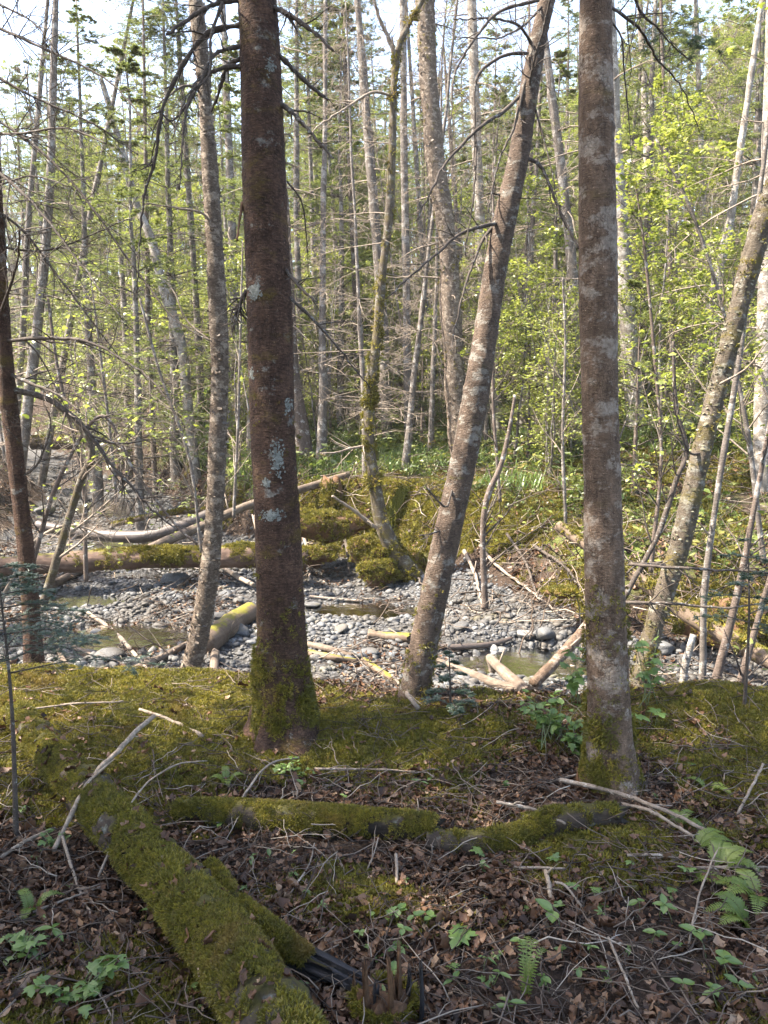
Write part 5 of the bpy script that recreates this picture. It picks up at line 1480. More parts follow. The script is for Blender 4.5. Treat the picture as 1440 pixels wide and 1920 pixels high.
# leaves and needles caught in the moss of the log
rc_ = np.random.default_rng(808)
ki = rc_.integers(5, len(C) - 5, 150); ang = rc_.normal(0, 0.9, 150)
Tf, Nf, Bf = frames(C)
upv = norm(np.array([0, 0, 1.0]) - Tf * Tf[:, 2:3]); sdv = np.cross(Tf, upv)
nn = upv[ki] * np.cos(ang)[:, None] + sdv[ki] * np.sin(ang)[:, None]
X, Y, Z = rand_frames(150, rc_, 0.45, nn)
scatter("caught_leaves", "leaf", C[ki] + nn * (R[ki] * 1.06 + 0.004)[:, None], X, Y, Z, rc_.uniform(0.018, 0.045, 150), rc_, parent=th.root, base=th.base)
Qs = spline(Ps[:4], 40)
Rs_ = np.concatenate([np.full(28, 0.030), np.linspace(0.030, 0.012, 12)])
V, F = tube(Qs + np.array([-0.015, 0, 0.010]), Rs_, 14, rough_bark(0.008, 803, 26), True, 0.03)
sp_ = th.part("split_strip", V, F, M['log_moss'], attrs=grain(Qs, Rs_, 14))
moss_on_tube(th, "moss", Qs[:36] + np.array([-0.015, 0, 0.010]), Rs_[:36] * 1.05, 6000, np.random.default_rng(804), (0.008, 0.015), 0.7, parent=sp_)

P = gpts([(330, 1545), (450, 1552), (600, 1562), (740, 1572), (815, 1580)], 0.045)
log("mossy_log", "low mossy log lying crosswise in front of the dark trunk", P, [0.04, 0.055, 0.057, 0.052, 0.040], 'log_moss', 811, sides=40, amp=0.22, moss=20000, msize=(0.007, 0.014), upw=0.75)
P = gpts([(800, 1590), (870, 1600), (940, 1592), (1000, 1575)], 0.028)
log("mossy_log", "thin mossy log piece continuing the crosswise log to the right", P, [0.035, 0.040, 0.040, 0.035], 'log_moss', 812, sides=24, amp=0.22, moss=7000, msize=(0.008, 0.015), upw=0.7)
P = gpts([(985, 1572), (1050, 1560), (1120, 1548), (1160, 1545)], 0.035)
log("mossy_log", "short hollow mossy log at the foot of the straight right trunk", P, [0.045, 0.048, 0.045, 0.04], 'log_moss', 813, sides=24, amp=0.22, moss=4500, msize=(0.008, 0.015), upw=0.8)

# mossy log bridging the stream
P = np.array([at(-60, 1068, 9.3), at(80, 1058, 9.35), at(240, 1048, 9.45), at(400, 1046, 9.55), at(480, 1042, 9.6), at(570, 1052, 9.7)])
log("mossy_log", "thick log bridging the stream, reddish bare wood at left and bright moss at right", P, [0.10, 0.115, 0.13, 0.135, 0.15, 0.14], 'log_bare', 821, sides=48, n=140, amp=0.12, moss=36000, msize=(0.016, 0.034), upw=0.9, mdens=lambda u: sstep(0.52, 0.66, u) * 1.0 + 0.35 * sstep(0.25, 0.5, u), stubs=3)
LOGS = [
 ("fallen_log", "pale barkless log slanting from the stream up to the far bank", [(262, 1036, 17, 10.0), (380, 985, 17, 10.3), (470, 946, 16, 10.8), (570, 916, 15, 11.6), (655, 890, 14, 12.4)], 'drift'),
 ("fallen_log", "dark wet log lying across the stream above the mossy bridge log", [(70, 985, 20, 12.2), (180, 1003, 22, 12.0), (290, 1003, 24, 11.8), (400, 962, 22, 12.2)], 'log_dark'),
 ("fallen_log", "thin mossy pole across the upstream water", [(210, 985, 9, 12.8), (300, 965, 10, 12.8), (400, 955, 10, 12.9)], 'log_brown'),
 ("fallen_log", "brown log sloping down behind the straight right trunk into the right bank", [(1046, 985, 18, 7.9), (1110, 1030, 20, 7.6), (1200, 1088, 23, 7.2), (1300, 1160, 29, 6.8), (1400, 1215, 34, 6.5), (1470, 1250, 36, 6.3)], 'log_brown'),
 ("fallen_log", "bark-covered pole leaning from the right pool up behind the right trunk", [(1000, 1283, 22, 6.0), (1050, 1232, 21, 6.3), (1098, 1178, 21, 6.7), (1120, 1140, 20, 7.0)], 'bark_right'),
 ("fallen_log", "mossy log on the far slope left of the upstream channel", [(60, 830, 26, 20), (130, 828, 28, 20), (200, 818, 26, 20.5)], 'log_brown'),
 ("fallen_log", "fallen stem lying low behind the big flaky birch", [(730, 705, 16, 21), (830, 690, 17, 21), (900, 680, 15, 21.5)], 'bark_brown'),
 ("fallen_log", "dark fallen trunk lying on the grass behind the grey trunks", [(640, 812, 14, 19), (720, 800, 15, 19), (800, 796, 13, 19.5)], 'log_brown'),
 ("fallen_log", "grey log leaning across the slope above the right pool", [(800, 900, 14, 12.3), (900, 960, 15, 11.2), (1010, 1015, 15, 10.0)], 'log_brown'),
]
for k, (nm, lb, pxs, mt) in enumerate(LOGS):
    P, R = path3(pxs)
    log(nm, lb, P, R, mt, 830 + k, sides=20, amp=0.07, ragged=0.06, stubs=2 if k != 2 else 0, moss=1500 if mt == 'log_brown' else 0, msize=(0.02, 0.035), upw=0.95)
# broken orange end of the slanting log
DRIFT = [
 ("pale thick driftwood pole lying across the gravel behind the leaning trunk", [(800, 1238), (860, 1262), (930, 1290), (985, 1308)], 16, 20, 'drift', .03),
 ("short forked bleached log end poking up beside the pool behind the leaf clump", [(918, 1242), (950, 1275), (990, 1312)], 18, 26, 'drift', .04),
 ("upper of two driftwood poles on the gravel beside the dark trunk", [(560, 1212), (610, 1222), (660, 1238)], 13, 11, 'drift', .03),
 ("lower brown driftwood pole on the gravel beside the dark trunk", [(572, 1228), (620, 1238), (668, 1246)], 15, 13, 'log_brown', .02),
 ("brown stick angled down the gravel towards the leaning trunk", [(682, 1244), (715, 1268), (748, 1290)], 13, 13, 'log_brown', .03),
 ("greenish rotten log end on the gravel left of the leaning trunk", [(690, 1198), (725, 1202), (770, 1206)], 20, 18, 'log_brown', .04),
 ("dark wet driftwood behind the leaning trunk", [(780, 1218), (850, 1222), (920, 1216), (960, 1205)], 13, 9, 'log_dark', .04),
 ("long pale driftwood pole on the gravel left of the peeling birch", [(195, 1285), (260, 1258), (320, 1230), (352, 1212)], 14, 12, 'drift', .03),
 ("bleached upright snag between peeling birch and dark trunk", [(399, 1318), (401, 1270), (404, 1235)], 14, 16, 'drift', .05),
 ("thick mossy driftwood butt with torn hollow end by the sunlit boulder", [(382, 1228), (412, 1208), (445, 1180), (470, 1165)], 46, 40, 'log_brown', .10),
 ("thin bleached branch crossing the gravel from pool to birch", [(165, 1158), (215, 1195), (255, 1240), (292, 1292)], 10, 6, 'twig_pale', .05),
 ("splintered driftwood log at the lip of the still pool", [(120, 1212), (160, 1232), (185, 1242)], 16, 12, 'drift', .03),
 ("pale short stick standing at the pool's near edge", [(108, 1225), (122, 1250), (132, 1262)], 9, 9, 'drift', .03),
 ("white stick sloping from the mossy log end to the boulder", [(412, 1072), (445, 1098), (476, 1112)], 8, 9, 'twig_pale', .10),
 ("bleached driftwood below the bridging log at left", [(100, 1105), (140, 1085), (165, 1078)], 14, 12, 'drift', .06),
 ("grey driftwood stick at the foot of the far bank", [(580, 1122), (640, 1128), (680, 1130)], 6, 5, 'twig_grey', .02),
]
for k, (lb, pxs, w0, w1, mt, lift) in enumerate(DRIFT):
    P = gpts(pxs, lift, 5.0)
    dm = np.array([p[1] for p in P]).mean()
    Rr = np.linspace(w0, w1, len(P)) * 0.5 / FPX * dm
    log("driftwood", lb, P, Rr, mt, 850 + k, "driftwood", 14, 40, 0.12, 0.04, stubs=1 if w0 > 12 else 0)

# ------------------------------------------------------------------ sticks on the near bank
def stick(label, pxs, w0, w1, lifts, mat, seed, twigs=2, name="stick"):
    P = gpts(pxs, lifts)
    d0 = 0.5 / FPX * depth(*pxs[0], P[0, 1])
    V, F = branch_geo(P, w0 * d0, w1 * d0, seed, twigs, (0.05, 0.2), 1 if twigs else 0)
    solo(name, label, "stick", P[0], V, F, M[mat])
STK = [
 ("thick pale broken stick propped on the big mossy log", [(100, 1612), (170, 1540), (230, 1488), (290, 1434)], 9, 12, [.03, .16, .20, .22], 'twig_pale', 2),
 ("pale thin stick at the left edge below the propped stick", [(0, 1622), (50, 1600), (105, 1580)], 8, 6, [.02, .04, .05], 'twig_pale', 1),
 ("thin stick dangling from the propped stick towards the leaves", [(118, 1600), (140, 1660), (170, 1728)], 6, 4, [.06, .03, .02], 'twig_pale', 1),
 ("dark branch arching over the big mossy log", [(185, 1670), (260, 1590), (330, 1540), (390, 1480)], 5, 3, [.04, .2, .22, .12], 'twig_grey', 3),
 ("thin brown stick lying on leaves left of the big log", [(20, 1742), (100, 1712), (190, 1680)], 6, 4, [.02, .03, .03], 'twig_grey', 2),
 ("pale stick on the moss left of the dark trunk", [(262, 1338), (320, 1362), (380, 1390)], 6, 7, [.02, .03, .02], 'twig_pale', 1),
 ("long thin stick on the moss along the left bank", [(20, 1350), (120, 1340), (230, 1330)], 5, 3, [.03, .05, .04], 'twig_grey', 4),
 ("thin straw stick right of the dark trunk's roots", [(590, 1455), (680, 1458), (780, 1462)], 5, 3, [.03, .04, .03], 'twig_pale', 1),
 ("stick running left from the right trunk's foot", [(1030, 1480), (1070, 1472), (1100, 1466)], 6, 5, [.03, .04, .04], 'twig_grey', 1),
 ("brown branch lying past the right trunk's foot towards lower right", [(1048, 1486), (1130, 1510), (1220, 1540), (1330, 1590), (1420, 1660)], 9, 5, [.05, .06, .06, .05, .04], 'twig_grey', 4),
 ("pale stick crossing under the brown branch at the right trunk", [(1165, 1522), (1220, 1548), (1300, 1590)], 7, 6, [.03, .05, .04], 'twig_pale', 1),
 ("thin stick on the hollow log", [(930, 1550), (1000, 1560), (1060, 1578)], 6, 5, [.10, .09, .06], 'twig_grey', 1),
 ("straight stick in front of the dark burrow", [(1175, 1615), (1230, 1622), (1280, 1625)], 6, 5, [.02, .03, .02], 'twig_grey', 0),
 ("leaning stick at the right edge beside the moss mound", [(1382, 1545), (1405, 1510), (1430, 1472)], 6, 5, [.03, .06, .09], 'twig_pale', 0),
 ("straight pale grass-like stick in the lower middle leaves", [(1140, 1780), (1165, 1850), (1195, 1925)], 5, 4, [.03, .04, .04], 'twig_pale', 0),
 ("short upright pale stick left of the round-leaved plants", [(742, 1632), (744, 1650), (743, 1672)], 6, 6, [.06, .04, .01], 'twig_pale', 0),
 ("short thick pale stick in the middle leaves", [(1022, 1652), (1028, 1678), (1032, 1702)], 8, 8, [.03, .04, .02], 'twig_pale', 1),
 ("broken white-tipped twig in the middle leaves", [(1040, 1680), (1060, 1695), (1090, 1720)], 5, 4, [.04, .05, .03], 'twig_grey', 3),
 ("dark branched twig leaning over the lower right leaves", [(1290, 1790), (1310, 1730), (1340, 1690)], 5, 3, [.02, .10, .16], 'twig_grey', 6),
 ("grey twig across the lower middle litter", [(960, 1640), (1010, 1652), (1060, 1650)], 5, 4, [.02, .04, .03], 'twig_grey', 4),
 ("thin dark twig lying across the lower right litter", [(1090, 1770), (1200, 1800), (1310, 1830)], 4, 3, [.02, .03, .03], 'twig_grey', 4),
 ("reddish twig lying low in the right leaves", [(1300, 1640), (1370, 1645), (1440, 1640)], 6, 5, [.02, .03, .02], 'twig_grey', 2),
 ("stick angled down the bank beside the leaning trunk", [(735, 1290), (765, 1325), (785, 1345)], 5, 6, [.10, .07, .04], 'twig_grey', 0),
 ("long dark twig lying from the crosswise log to lower left", [(560, 1440), (500, 1490), (430, 1560)], 4, 3, [.05, .12, .05], 'twig_grey', 3),
 ("pale bent twig in the leaves below the crosswise log", [(545, 1690), (580, 1640), (590, 1600)], 4, 3, [.02, .03, .03], 'twig_grey', 2),
 ("pale twig at the bottom edge left", [(160, 1830), (185, 1880), (210, 1930)], 4, 3, [.02, .03, .03], 'twig_grey', 2),
]
for k, (lb, pxs, w0, w1, lf_, mt, tw) in enumerate(STK):
    stick(lb, pxs, w0, w1, lf_, mt, 900 + k, tw)

# ------------------------------------------------------------------ broken stump at the bottom edge
b = gnd(720, 1905)
th = Thing("broken_stump", "splintered rotten stump with black and orange-brown spikes at the bottom edge", "stump", b)
rr_ = np.random.default_rng(951)
for k, (px_, top, w, mt) in enumerate([(664, 1838, 24, 'wood_rot'), (684, 1812, 30, 'wood_rot'), (706, 1850, 34, 'wood_black'), (728, 1800, 30, 'wood_rot'), (748, 1778, 26, 'wood_rot'), (768, 1826, 26, 'wood_black'), (788, 1812, 24, 'wood_black'), (802, 1846, 16, 'wood_black'), (738, 1840, 44, 'wood_rot')]):
    Yb = b[1] + rr_.uniform(-0.04, 0.05)
    p0, p1 = at(px_ + rr_.uniform(-5, 5), 1950, Yb), at(px_, top, Yb + rr_.uniform(0.0, 0.03))
    V, F = torn_slab(np.array([p0, (p0 + p1) / 2 + rr_.normal(0, 0.003, 3), p1]), w * 0.55 / FPX * Yb, 0.45, 16, 20, 960 + k, 0.5, 0.03)
    th.part("splinter", V, F, M[mt], smooth=False)
Cm = spline([b + np.array([0, 0.02, -0.05]), b + np.array([0, 0.02, 0.05])], 6)
Cm[:, 2] -= 0.01
V, F = tube(Cm, np.full(6, 0.075), 24, rough_bark(0.014, 955, 22), True, 0.03)
st_ = th.part("stump_base", V, F, M['wood_rot'])
moss_on_tube(th, "moss", Cm, np.full(6, 0.078), 3500, np.random.default_rng(953), (0.008, 0.015), 0.0, parent=st_)

# mossy stump with the broken log end on the far bank
b = gnd(618, 935)
th = Thing("mossy_stump", "small jagged stump under yellow-green moss on the far bank", "stump", b)
Cm = spline([b - np.array([0, 0, .1]), b + np.array([0.02, 0, 0.28])], 8)
V, F = tube(Cm, np.linspace(0.2, 0.13, 8), 20, rough_bark(0.03, 961, 9), True, 0.10)
th.part("wood", V, F, M['wood_rot'])
moss_on_tube(th, "moss", Cm, np.linspace(0.2, 0.13, 8), 1500, np.random.default_rng(962), (0.025, 0.045), 0.0)

# moss hummocks hanging over the far bank
def hummock(label, px_, py_, Y_, sx, sy, sz, seed, n=1600):
    V, F = stone_geo(seed, 3, 1.0)
    V = V * np.array([sx, sy, sz])
    V = V * (1 + 0.30 * vnoise(V * 7, seed)[:, None] + 0.16 * vnoise(V * 17, seed + 1)[:, None])
    c = at(px_, py_, Y_)
    th = Thing("moss_hummock", label, "moss", c - np.array([0, 0, sz]))
    W = V + c
    th.part("soil", W, F, M['wood_rot'])
    rng = np.random.default_rng(seed)
    tri = W[F]; nn = np.cross(tri[:, 1] - tri[:, 0], tri[:, 2] - tri[:, 0]); ar = np.linalg.norm(nn, axis=1)
    k = rng.choice(len(F), n, p=ar / ar.sum())
    w = rng.dirichlet((1, 1, 1), n)
    P = (tri[k] * w[:, :, None]).sum(1); nk = norm(nn[k])
    keep = rng.uniform(0, 1, n) < np.clip(0.75 + nk[:, 2], 0, 1) * np.clip(0.9 + vnoise(P * 5, 3), 0, 1)
    P, nk = P[keep], nk[keep]
    X, Y, Z = rand_frames(len(P), rng, 0.4, norm(nk + np.array([0, 0, .2])))
    scatter("moss", "moss", P, X, Y, Z, rng.uniform(0.02, 0.045, len(P)), rng, parent=th.root, base=th.base)
hummock("large yellow-green moss hummock on the far bank above the dark hollow", 600, 985, 10.6, 0.55, 0.4, 0.28, 1201, 3000)
hummock("moss hummock just right of the dark trunk, low on the far bank", 580, 1045, 10.2, 0.35, 0.3, 0.16, 1202)
hummock("rounded moss hummock beside the crooked tree's foot on its left", 690, 1035, 10.0, 0.26, 0.25, 0.16, 1203)
hummock("low moss pad under the crooked tree above the gravel", 705, 1075, 9.8, 0.25, 0.25, 0.13, 1204)
hummock("moss hummock at the crooked tree's right side", 770, 1060, 10.2, 0.3, 0.28, 0.22, 1205)
hummock("small bright moss cushion on the debris bank left of the right trunk", 1045, 1112, 7.6, 0.16, 0.14, 0.06, 1206, 500)
hummock("mossy mound behind the foot of the big flaky birch", 880, 905, 12.4, 0.5, 0.4, 0.25, 1208, 1800)
hummock("moss bank under the brown log at right", 1370, 1170, 7.2, 0.5, 0.35, 0.25, 1209, 2500)
# roots dangling from the far bank
for k, (pts, w0, lb) in enumerate([([(640, 1000), (650, 1040), (655, 1085)], 9, "thin root hanging from the far bank right of the dark trunk"), ([(565, 1000), (578, 1050), (582, 1100)], 8, "bent root dropping from the bank beside the dark trunk"), ([(745, 1040), (770, 1075), (795, 1110)], 10, "mossy root reaching down beside the crooked tree"), ([(900, 1030), (930, 1075), (985, 1110), (1040, 1150)], 7, "long root trailing down the debris bank"), ([(950, 1010), (985, 1070), (1010, 1130), (1060, 1170)], 6, "curved root over the dark hollow of the debris bank"), ([(870, 1040), (890, 1090), (905, 1150)], 8, "root at the bank foot right of the leaning trunk"), ([(1000, 1030), (1060, 1080), (1090, 1120)], 7, "pale root crossing the bank left of the right trunk")]):
    P = gpts(pts, [0.05, 0.10, 0.06, 0.04][:len(pts)])
    d0 = 0.5 / FPX * P[0, 1]
    V, F = branch_geo(P, w0 * d0, 2.5 * d0, 1230 + k, 6, (0.1, 0.4), 2)
    solo("root", lb, "root", P[0], V, F, M['twig_grey' if k % 2 else 'twig_dark'])

# ------------------------------------------------------------------ near plants
OV, OF = leaf_blade(5, 2, 1.0, 0.72, -0.18, 0.25, tip=0.8)
LEAF_ROUND = mesh("leaf", OV, OF, M['leaf_plant'])
LV2, LF2 = leaf_blade(5, 2, 1.0, 0.42, -0.25, 0.3, tip=0.85)
LEAF_LONG = mesh("leaf", LV2, LF2, M['leaf_plant'])
def maple_leaf():
    pts = [(0, 0), (0.28, 0.05), (0.52, 0.12), (0.42, 0.28), (0.62, 0.55), (0.36, 0.52), (0.22, 0.58), (0.24, 0.80), (0, 1.08), (-0.24, 0.80), (-0.22, 0.58), (-0.36, 0.52), (-0.62, 0.55), (-0.42, 0.28), (-0.52, 0.12), (-0.28, 0.05)]
    V = np.array([(x, y, -0.12 * (x * x + (y - .4) ** 2) * 1.6 + 0.03 * math.sin(9 * x + 5 * y)) for x, y in pts] + [(0, 0.42, 0.05)])
    n = len(pts)
    return V, np.array([[i, (i + 1) % n, n] for i in range(n)])
LEAF_MAPLE = mesh("leaf", *maple_leaf(), M['leaf_plant'], False)
LEAVES = {'round': LEAF_ROUND, 'long': LEAF_LONG, 'maple': LEAF_MAPLE}
rp = np.random.default_rng(61)
def put_leaf(th, pos, az, tilt, size, kind, parent=None, roll=0.0):
    return link("leaf", LEAVES[kind], parent=parent or th.root, loc=pos - th.base, rot=(tilt, roll, az), scl=size)
def seedling(label, px_, py_, n, size, hgt, kind='round', stems=1, name="seedling", spread=0.06):
    b = gnd(px_, py_)
    th = Thing(name, label, "plant", b)
    for s in range(stems):
        off = np.array([rp.normal(0, spread), rp.normal(0, spread), 0]) if stems > 1 else np.zeros(3)
        top = b + off + np.array([rp.normal(0, 0.02), rp.normal(0, 0.02), hgt * rp.uniform(0.7, 1.1)])
        C = spline([b + off * 0.5 - np.array([0, 0, .02]), (b + off + top) / 2 + rp.normal(0, .008, 3), top], 8)
        stem = th.part("stem", *tube(C, np.linspace(0.0022, 0.0012, 8), 5), M['stem_green'])
        m = max(2, int(round(n / stems)))
        a0 = rp.uniform(0, 6.28)
        for q in range(m):
            az = a0 + q * 2.4 + rp.normal(0, 0.3)
            i = 7 if q < 3 else rp.integers(4, 8)
            put_leaf(th, C[i], az, rp.normal(-0.05, 0.25), size * rp.uniform(0.75, 1.15), kind)
    return th
SEED = [
 ("cluster of bright round-leaved seedlings in the lower middle litter", 765, 1748, 12, 0.034, 0.07, 'round', 4, .07), ("single broad three-leaved seedling right of the round-leaved cluster", 856, 1762, 4, 0.062, 0.06, 'maple', 1, 0),
 ("round-leaved seedling low beside the broken stump", 700, 1808, 6, 0.034, 0.05, 'round', 2, .05), ("seedling with one large oval leaf in the lower middle", 1048, 1750, 2, 0.055, 0.06, 'round', 1, 0), ("low round-leaved seedling trailing below the large oval leaf", 1070, 1798, 7, 0.032, 0.04, 'round', 3, .06),
 ("seedling with paired leaves between twig and dark hollow", 1188, 1738, 5, 0.038, 0.07, 'round', 2, .04), ("small leaf pair beside the branched twig", 1265, 1722, 4, 0.034, 0.10, 'round', 2, .05), ("large-leaved seedling near the lower right edge", 1330, 1812, 6, 0.05, 0.07, 'round', 2, .05), ("trailing seedling at the bottom right edge", 1370, 1880, 7, 0.042, 0.06, 'round', 3, .07),
 ("pair of long leaves left of the big mossy log", 262, 1715, 2, 0.05, 0.03, 'long', 1, 0), ("dim seedling at the lower left in the litter", 115, 1772, 3, 0.055, 0.06, 'long', 1, 0), ("three-leaved seedling under the big log's right side", 362, 1868, 3, 0.036, 0.04, 'round', 1, 0), ("long-leaved shoots in the litter below the crosswise log", 482, 1632, 5, 0.038, 0.04, 'long', 2, .05),
 ("small seedling in front of the crosswise log", 650, 1562, 4, 0.034, 0.07, 'maple', 1, 0), ("long-leaved seedling right of the crosswise log", 790, 1490, 4, 0.045, 0.05, 'long', 2, .04), ("tiny seedling in the centre litter", 930, 1620, 3, 0.035, 0.04, 'long', 1, 0), ("small leafy sprig in the middle litter", 1098, 1688, 7, 0.026, 0.06, 'maple', 2, .03), ("long-leaved shoots in the litter left of the lower fern", 905, 1850, 6, 0.035, 0.06, 'long', 3, .06), ("bright sprig on the big log's left flank", 265, 1680, 4, 0.035, 0.05, 'maple', 1, 0),
 ("leafy seedling at the bottom edge left of the lower fern", 965, 1912, 5, 0.04, 0.05, 'long', 2, .03), ("seedling beside the pale stick on the leaves", 585, 1690, 3, 0.03, 0.04, 'long', 1, 0), ("pale sprig between the logs under the dark trunk", 420, 1565, 3, 0.03, 0.06, 'round', 1, 0), ("seedling with drooping leaves at the right of the right trunk", 1215, 1372, 5, 0.06, 0.10, 'maple', 2, .04)]
for (lb, a, b_, n, s, h_, kd, stm, spd) in SEED:
    seedling(lb, a, b_, n, s, h_, kd, stm, spread=spd)

ntiny = 0
for k in range(400):
    a, b_ = rp.uniform(20, 1420), rp.uniform(1400, 1910)
    p_ = gnd(a, b_)
    if moss_mask(p_[:1], p_[1:2])[0] > 0.8: continue
    kd = rp.choice(['long', 'round', 'maple'])
    sd_ = "left" if a < 480 else ("middle" if a < 960 else "right")
    th = seedling("tiny %s seedling scattered in the %s litter" % ({'long': 'long-leaved', 'round': 'round-leaved', 'maple': 'lobed-leaf'}[kd], sd_), a, b_, rp.integers(2, 6), rp.uniform(0.016, 0.034), rp.uniform(0.02, 0.05), kd, 1)
    th.root["group"] = "tiny seedlings in the %s litter" % sd_
    ntiny += 1
    if ntiny >= 70: break
def bush(label, px_, py_, W, H, stems, leaves, size, kind, seed, name="leafy_plant"):
    """green plant of several stems, each with its own leaves"""
    rng = np.random.default_rng(seed)
    b = gnd(px_, py_)
    th = Thing(name, label, "plant", b)
    for s in range(stems):
        top = b + np.array([rng.uniform(-W, W), rng.uniform(-W, W) * 0.6, H * rng.uniform(0.55, 1.05)])
        C = spline([b + np.array([rng.normal(0, W * .25), rng.normal(0, W * .2), -0.02]), (b + top) / 2 + np.array([0, 0, H * .15]), top], 9)
        stem = th.part("stem", *tube(C, np.linspace(0.003, 0.0013, 9), 5), M['stem_green'])
        for q in range(leaves):
            i = rng.integers(4, 9)
            put_leaf(th, C[i] + rng.normal(0, 0.012, 3), rng.uniform(0, 6.28), rng.normal(-0.15, 0.3), size * rng.uniform(0.7, 1.2), kind, stem, rng.normal(0, 0.2))
    return th
bush("lush green leafy plant clump left of the straight right trunk", 1040, 1395, 0.20, 0.24, 16, 7, 0.045, 'round', 971)
bush("second leafy green clump lower against the straight right trunk", 1080, 1420, 0.08, 0.14, 7, 6, 0.045, 'maple', 972)
bush("maple shoot reaching over the right pool", 1085, 1330, 0.10, 0.42, 4, 5, 0.06, 'maple', 973)
bush("leafy shoot right of the straight right trunk at the bank edge", 1215, 1330, 0.14, 0.42, 5, 5, 0.055, 'maple', 974)
bush("low green herb patch by the dark trunk's roots", 555, 1460, 0.10, 0.08, 9, 6, 0.022, 'maple', 975)
bush("bluish-green herb under the big log at lower left", 150, 1880, 0.10, 0.12, 7, 6, 0.035, 'maple', 976)
bush("herb with small leaves below the left edge", 40, 1805, 0.07, 0.10, 5, 6, 0.035, 'maple', 977)
bush("small herb under the left fir sapling", 105, 1600, 0.05, 0.08, 4, 6, 0.025, 'maple', 978)

def frond_geo(P, wmax, n, rng):
    C = spline(P, n)
    g = Geo().add(*tube(C, np.linspace(0.0022, 0.0006, n), 4))
    T = norm(np.gradient(C, axis=0))
    side = norm(np.cross(T, np.array([0, 0, 1.0])))
    up = np.cross(side, T)
    v, f = leaf_blade(5, 1, 1.0, 0.24, -0.2, 0.1, tip=0.55, lobes=1)
    for i in range(2, n - 1):
        u = i / (n - 1)
        L = wmax * math.sin(math.pi * min(1, (u * 0.94 + 0.06)) ** 0.85) ** 0.8 + 0.004
        for s in (-1, 1):
            Yv = norm(side[i] * s + T[i] * 0.35 + up[i] * 0.1 + rng.normal(0, 0.05, 3))
            Zv = norm(up[i] - Yv * np.dot(up[i], Yv)); Xv = np.cross(Yv, Zv)
            V, F = place(v, f, C[i][None], Xv[None], Yv[None], Zv[None], np.array([L]))
            g.add(V, F)
    return g.get()
def fern(label, px_, py_, fronds, L, wmax, seed, az=None, rise=0.5):
    rng = np.random.default_rng(seed)
    b = gnd(px_, py_)
    th = Thing("fern", label, "fern", b)
    for k in range(fronds):
        a = rng.uniform(0, 6.28) if az is None else az[k % len(az)] + rng.normal(0, 0.12)
        l = L * rng.uniform(0.75, 1.1)
        d = np.array([math.cos(a), math.sin(a), 0])
        P = [b + np.array([0, 0, -0.01]), b + d * l * 0.3 + np.array([0, 0, l * rise]), b + d * l * 0.65 + np.array([0, 0, l * rise * 1.25]), b + d * l + np.array([0, 0, l * rise * 0.9])]
        th.part("frond", *frond_geo(np.array(P), wmax * rng.uniform(0.8, 1.1), 26, rng), M['leaf_fern'])
    return th
fern("fern with arching fronds right of the dark burrow", 1300, 1600, 3, 0.15, 0.031, 981, [-0.6, -0.1, 0.5], 0.35)
fern("broad light green fern frond hanging below the burrow fern", 1290, 1655, 2, 0.135, 0.032, 982, [-0.25, -0.8], 0.25)
fern("fern at the right edge above the moss hummock", 1425, 1700, 4, 0.136, 0.034, 983, [2.6, 3.4, -2.2, 1.8], 0.4)
fern("upright narrow fern in the lower middle litter", 985, 1880, 4, 0.129, 0.014, 984, [1.4, 1.9, 1.1, 0.6], 0.9)
fern("small fern on the moss mound right of the right trunk", 1330, 1490, 3, 0.109, 0.024, 985, [0.5, 2.5, -1], 0.4)
fern("small fern between the dark trunk's roots", 425, 1475, 4, 0.102, 0.020, 986, [0.2, 1.8, 3.2, -1.2], 0.5)
fern("faint fern below the left fir sapling", 60, 1720, 3, 0.095, 0.020, 987, [0.3, 2.4, -1.5], 0.5)
fern("fern frond at the foot of the right trunk", 1270, 1555, 3, 0.102, 0.024, 988, [0.2, 1.3, -0.7], 0.4)

fern("two-frond fern beside the brown branch at the right", 1345, 1640, 3, 0.17, 0.04, 989, [0.2, 0.9, -0.5], 0.4)
fern("fern with drooping tips near the lower right edge", 1405, 1745, 3, 0.15, 0.036, 990, [2.8, 3.6, 2.0], 0.4)
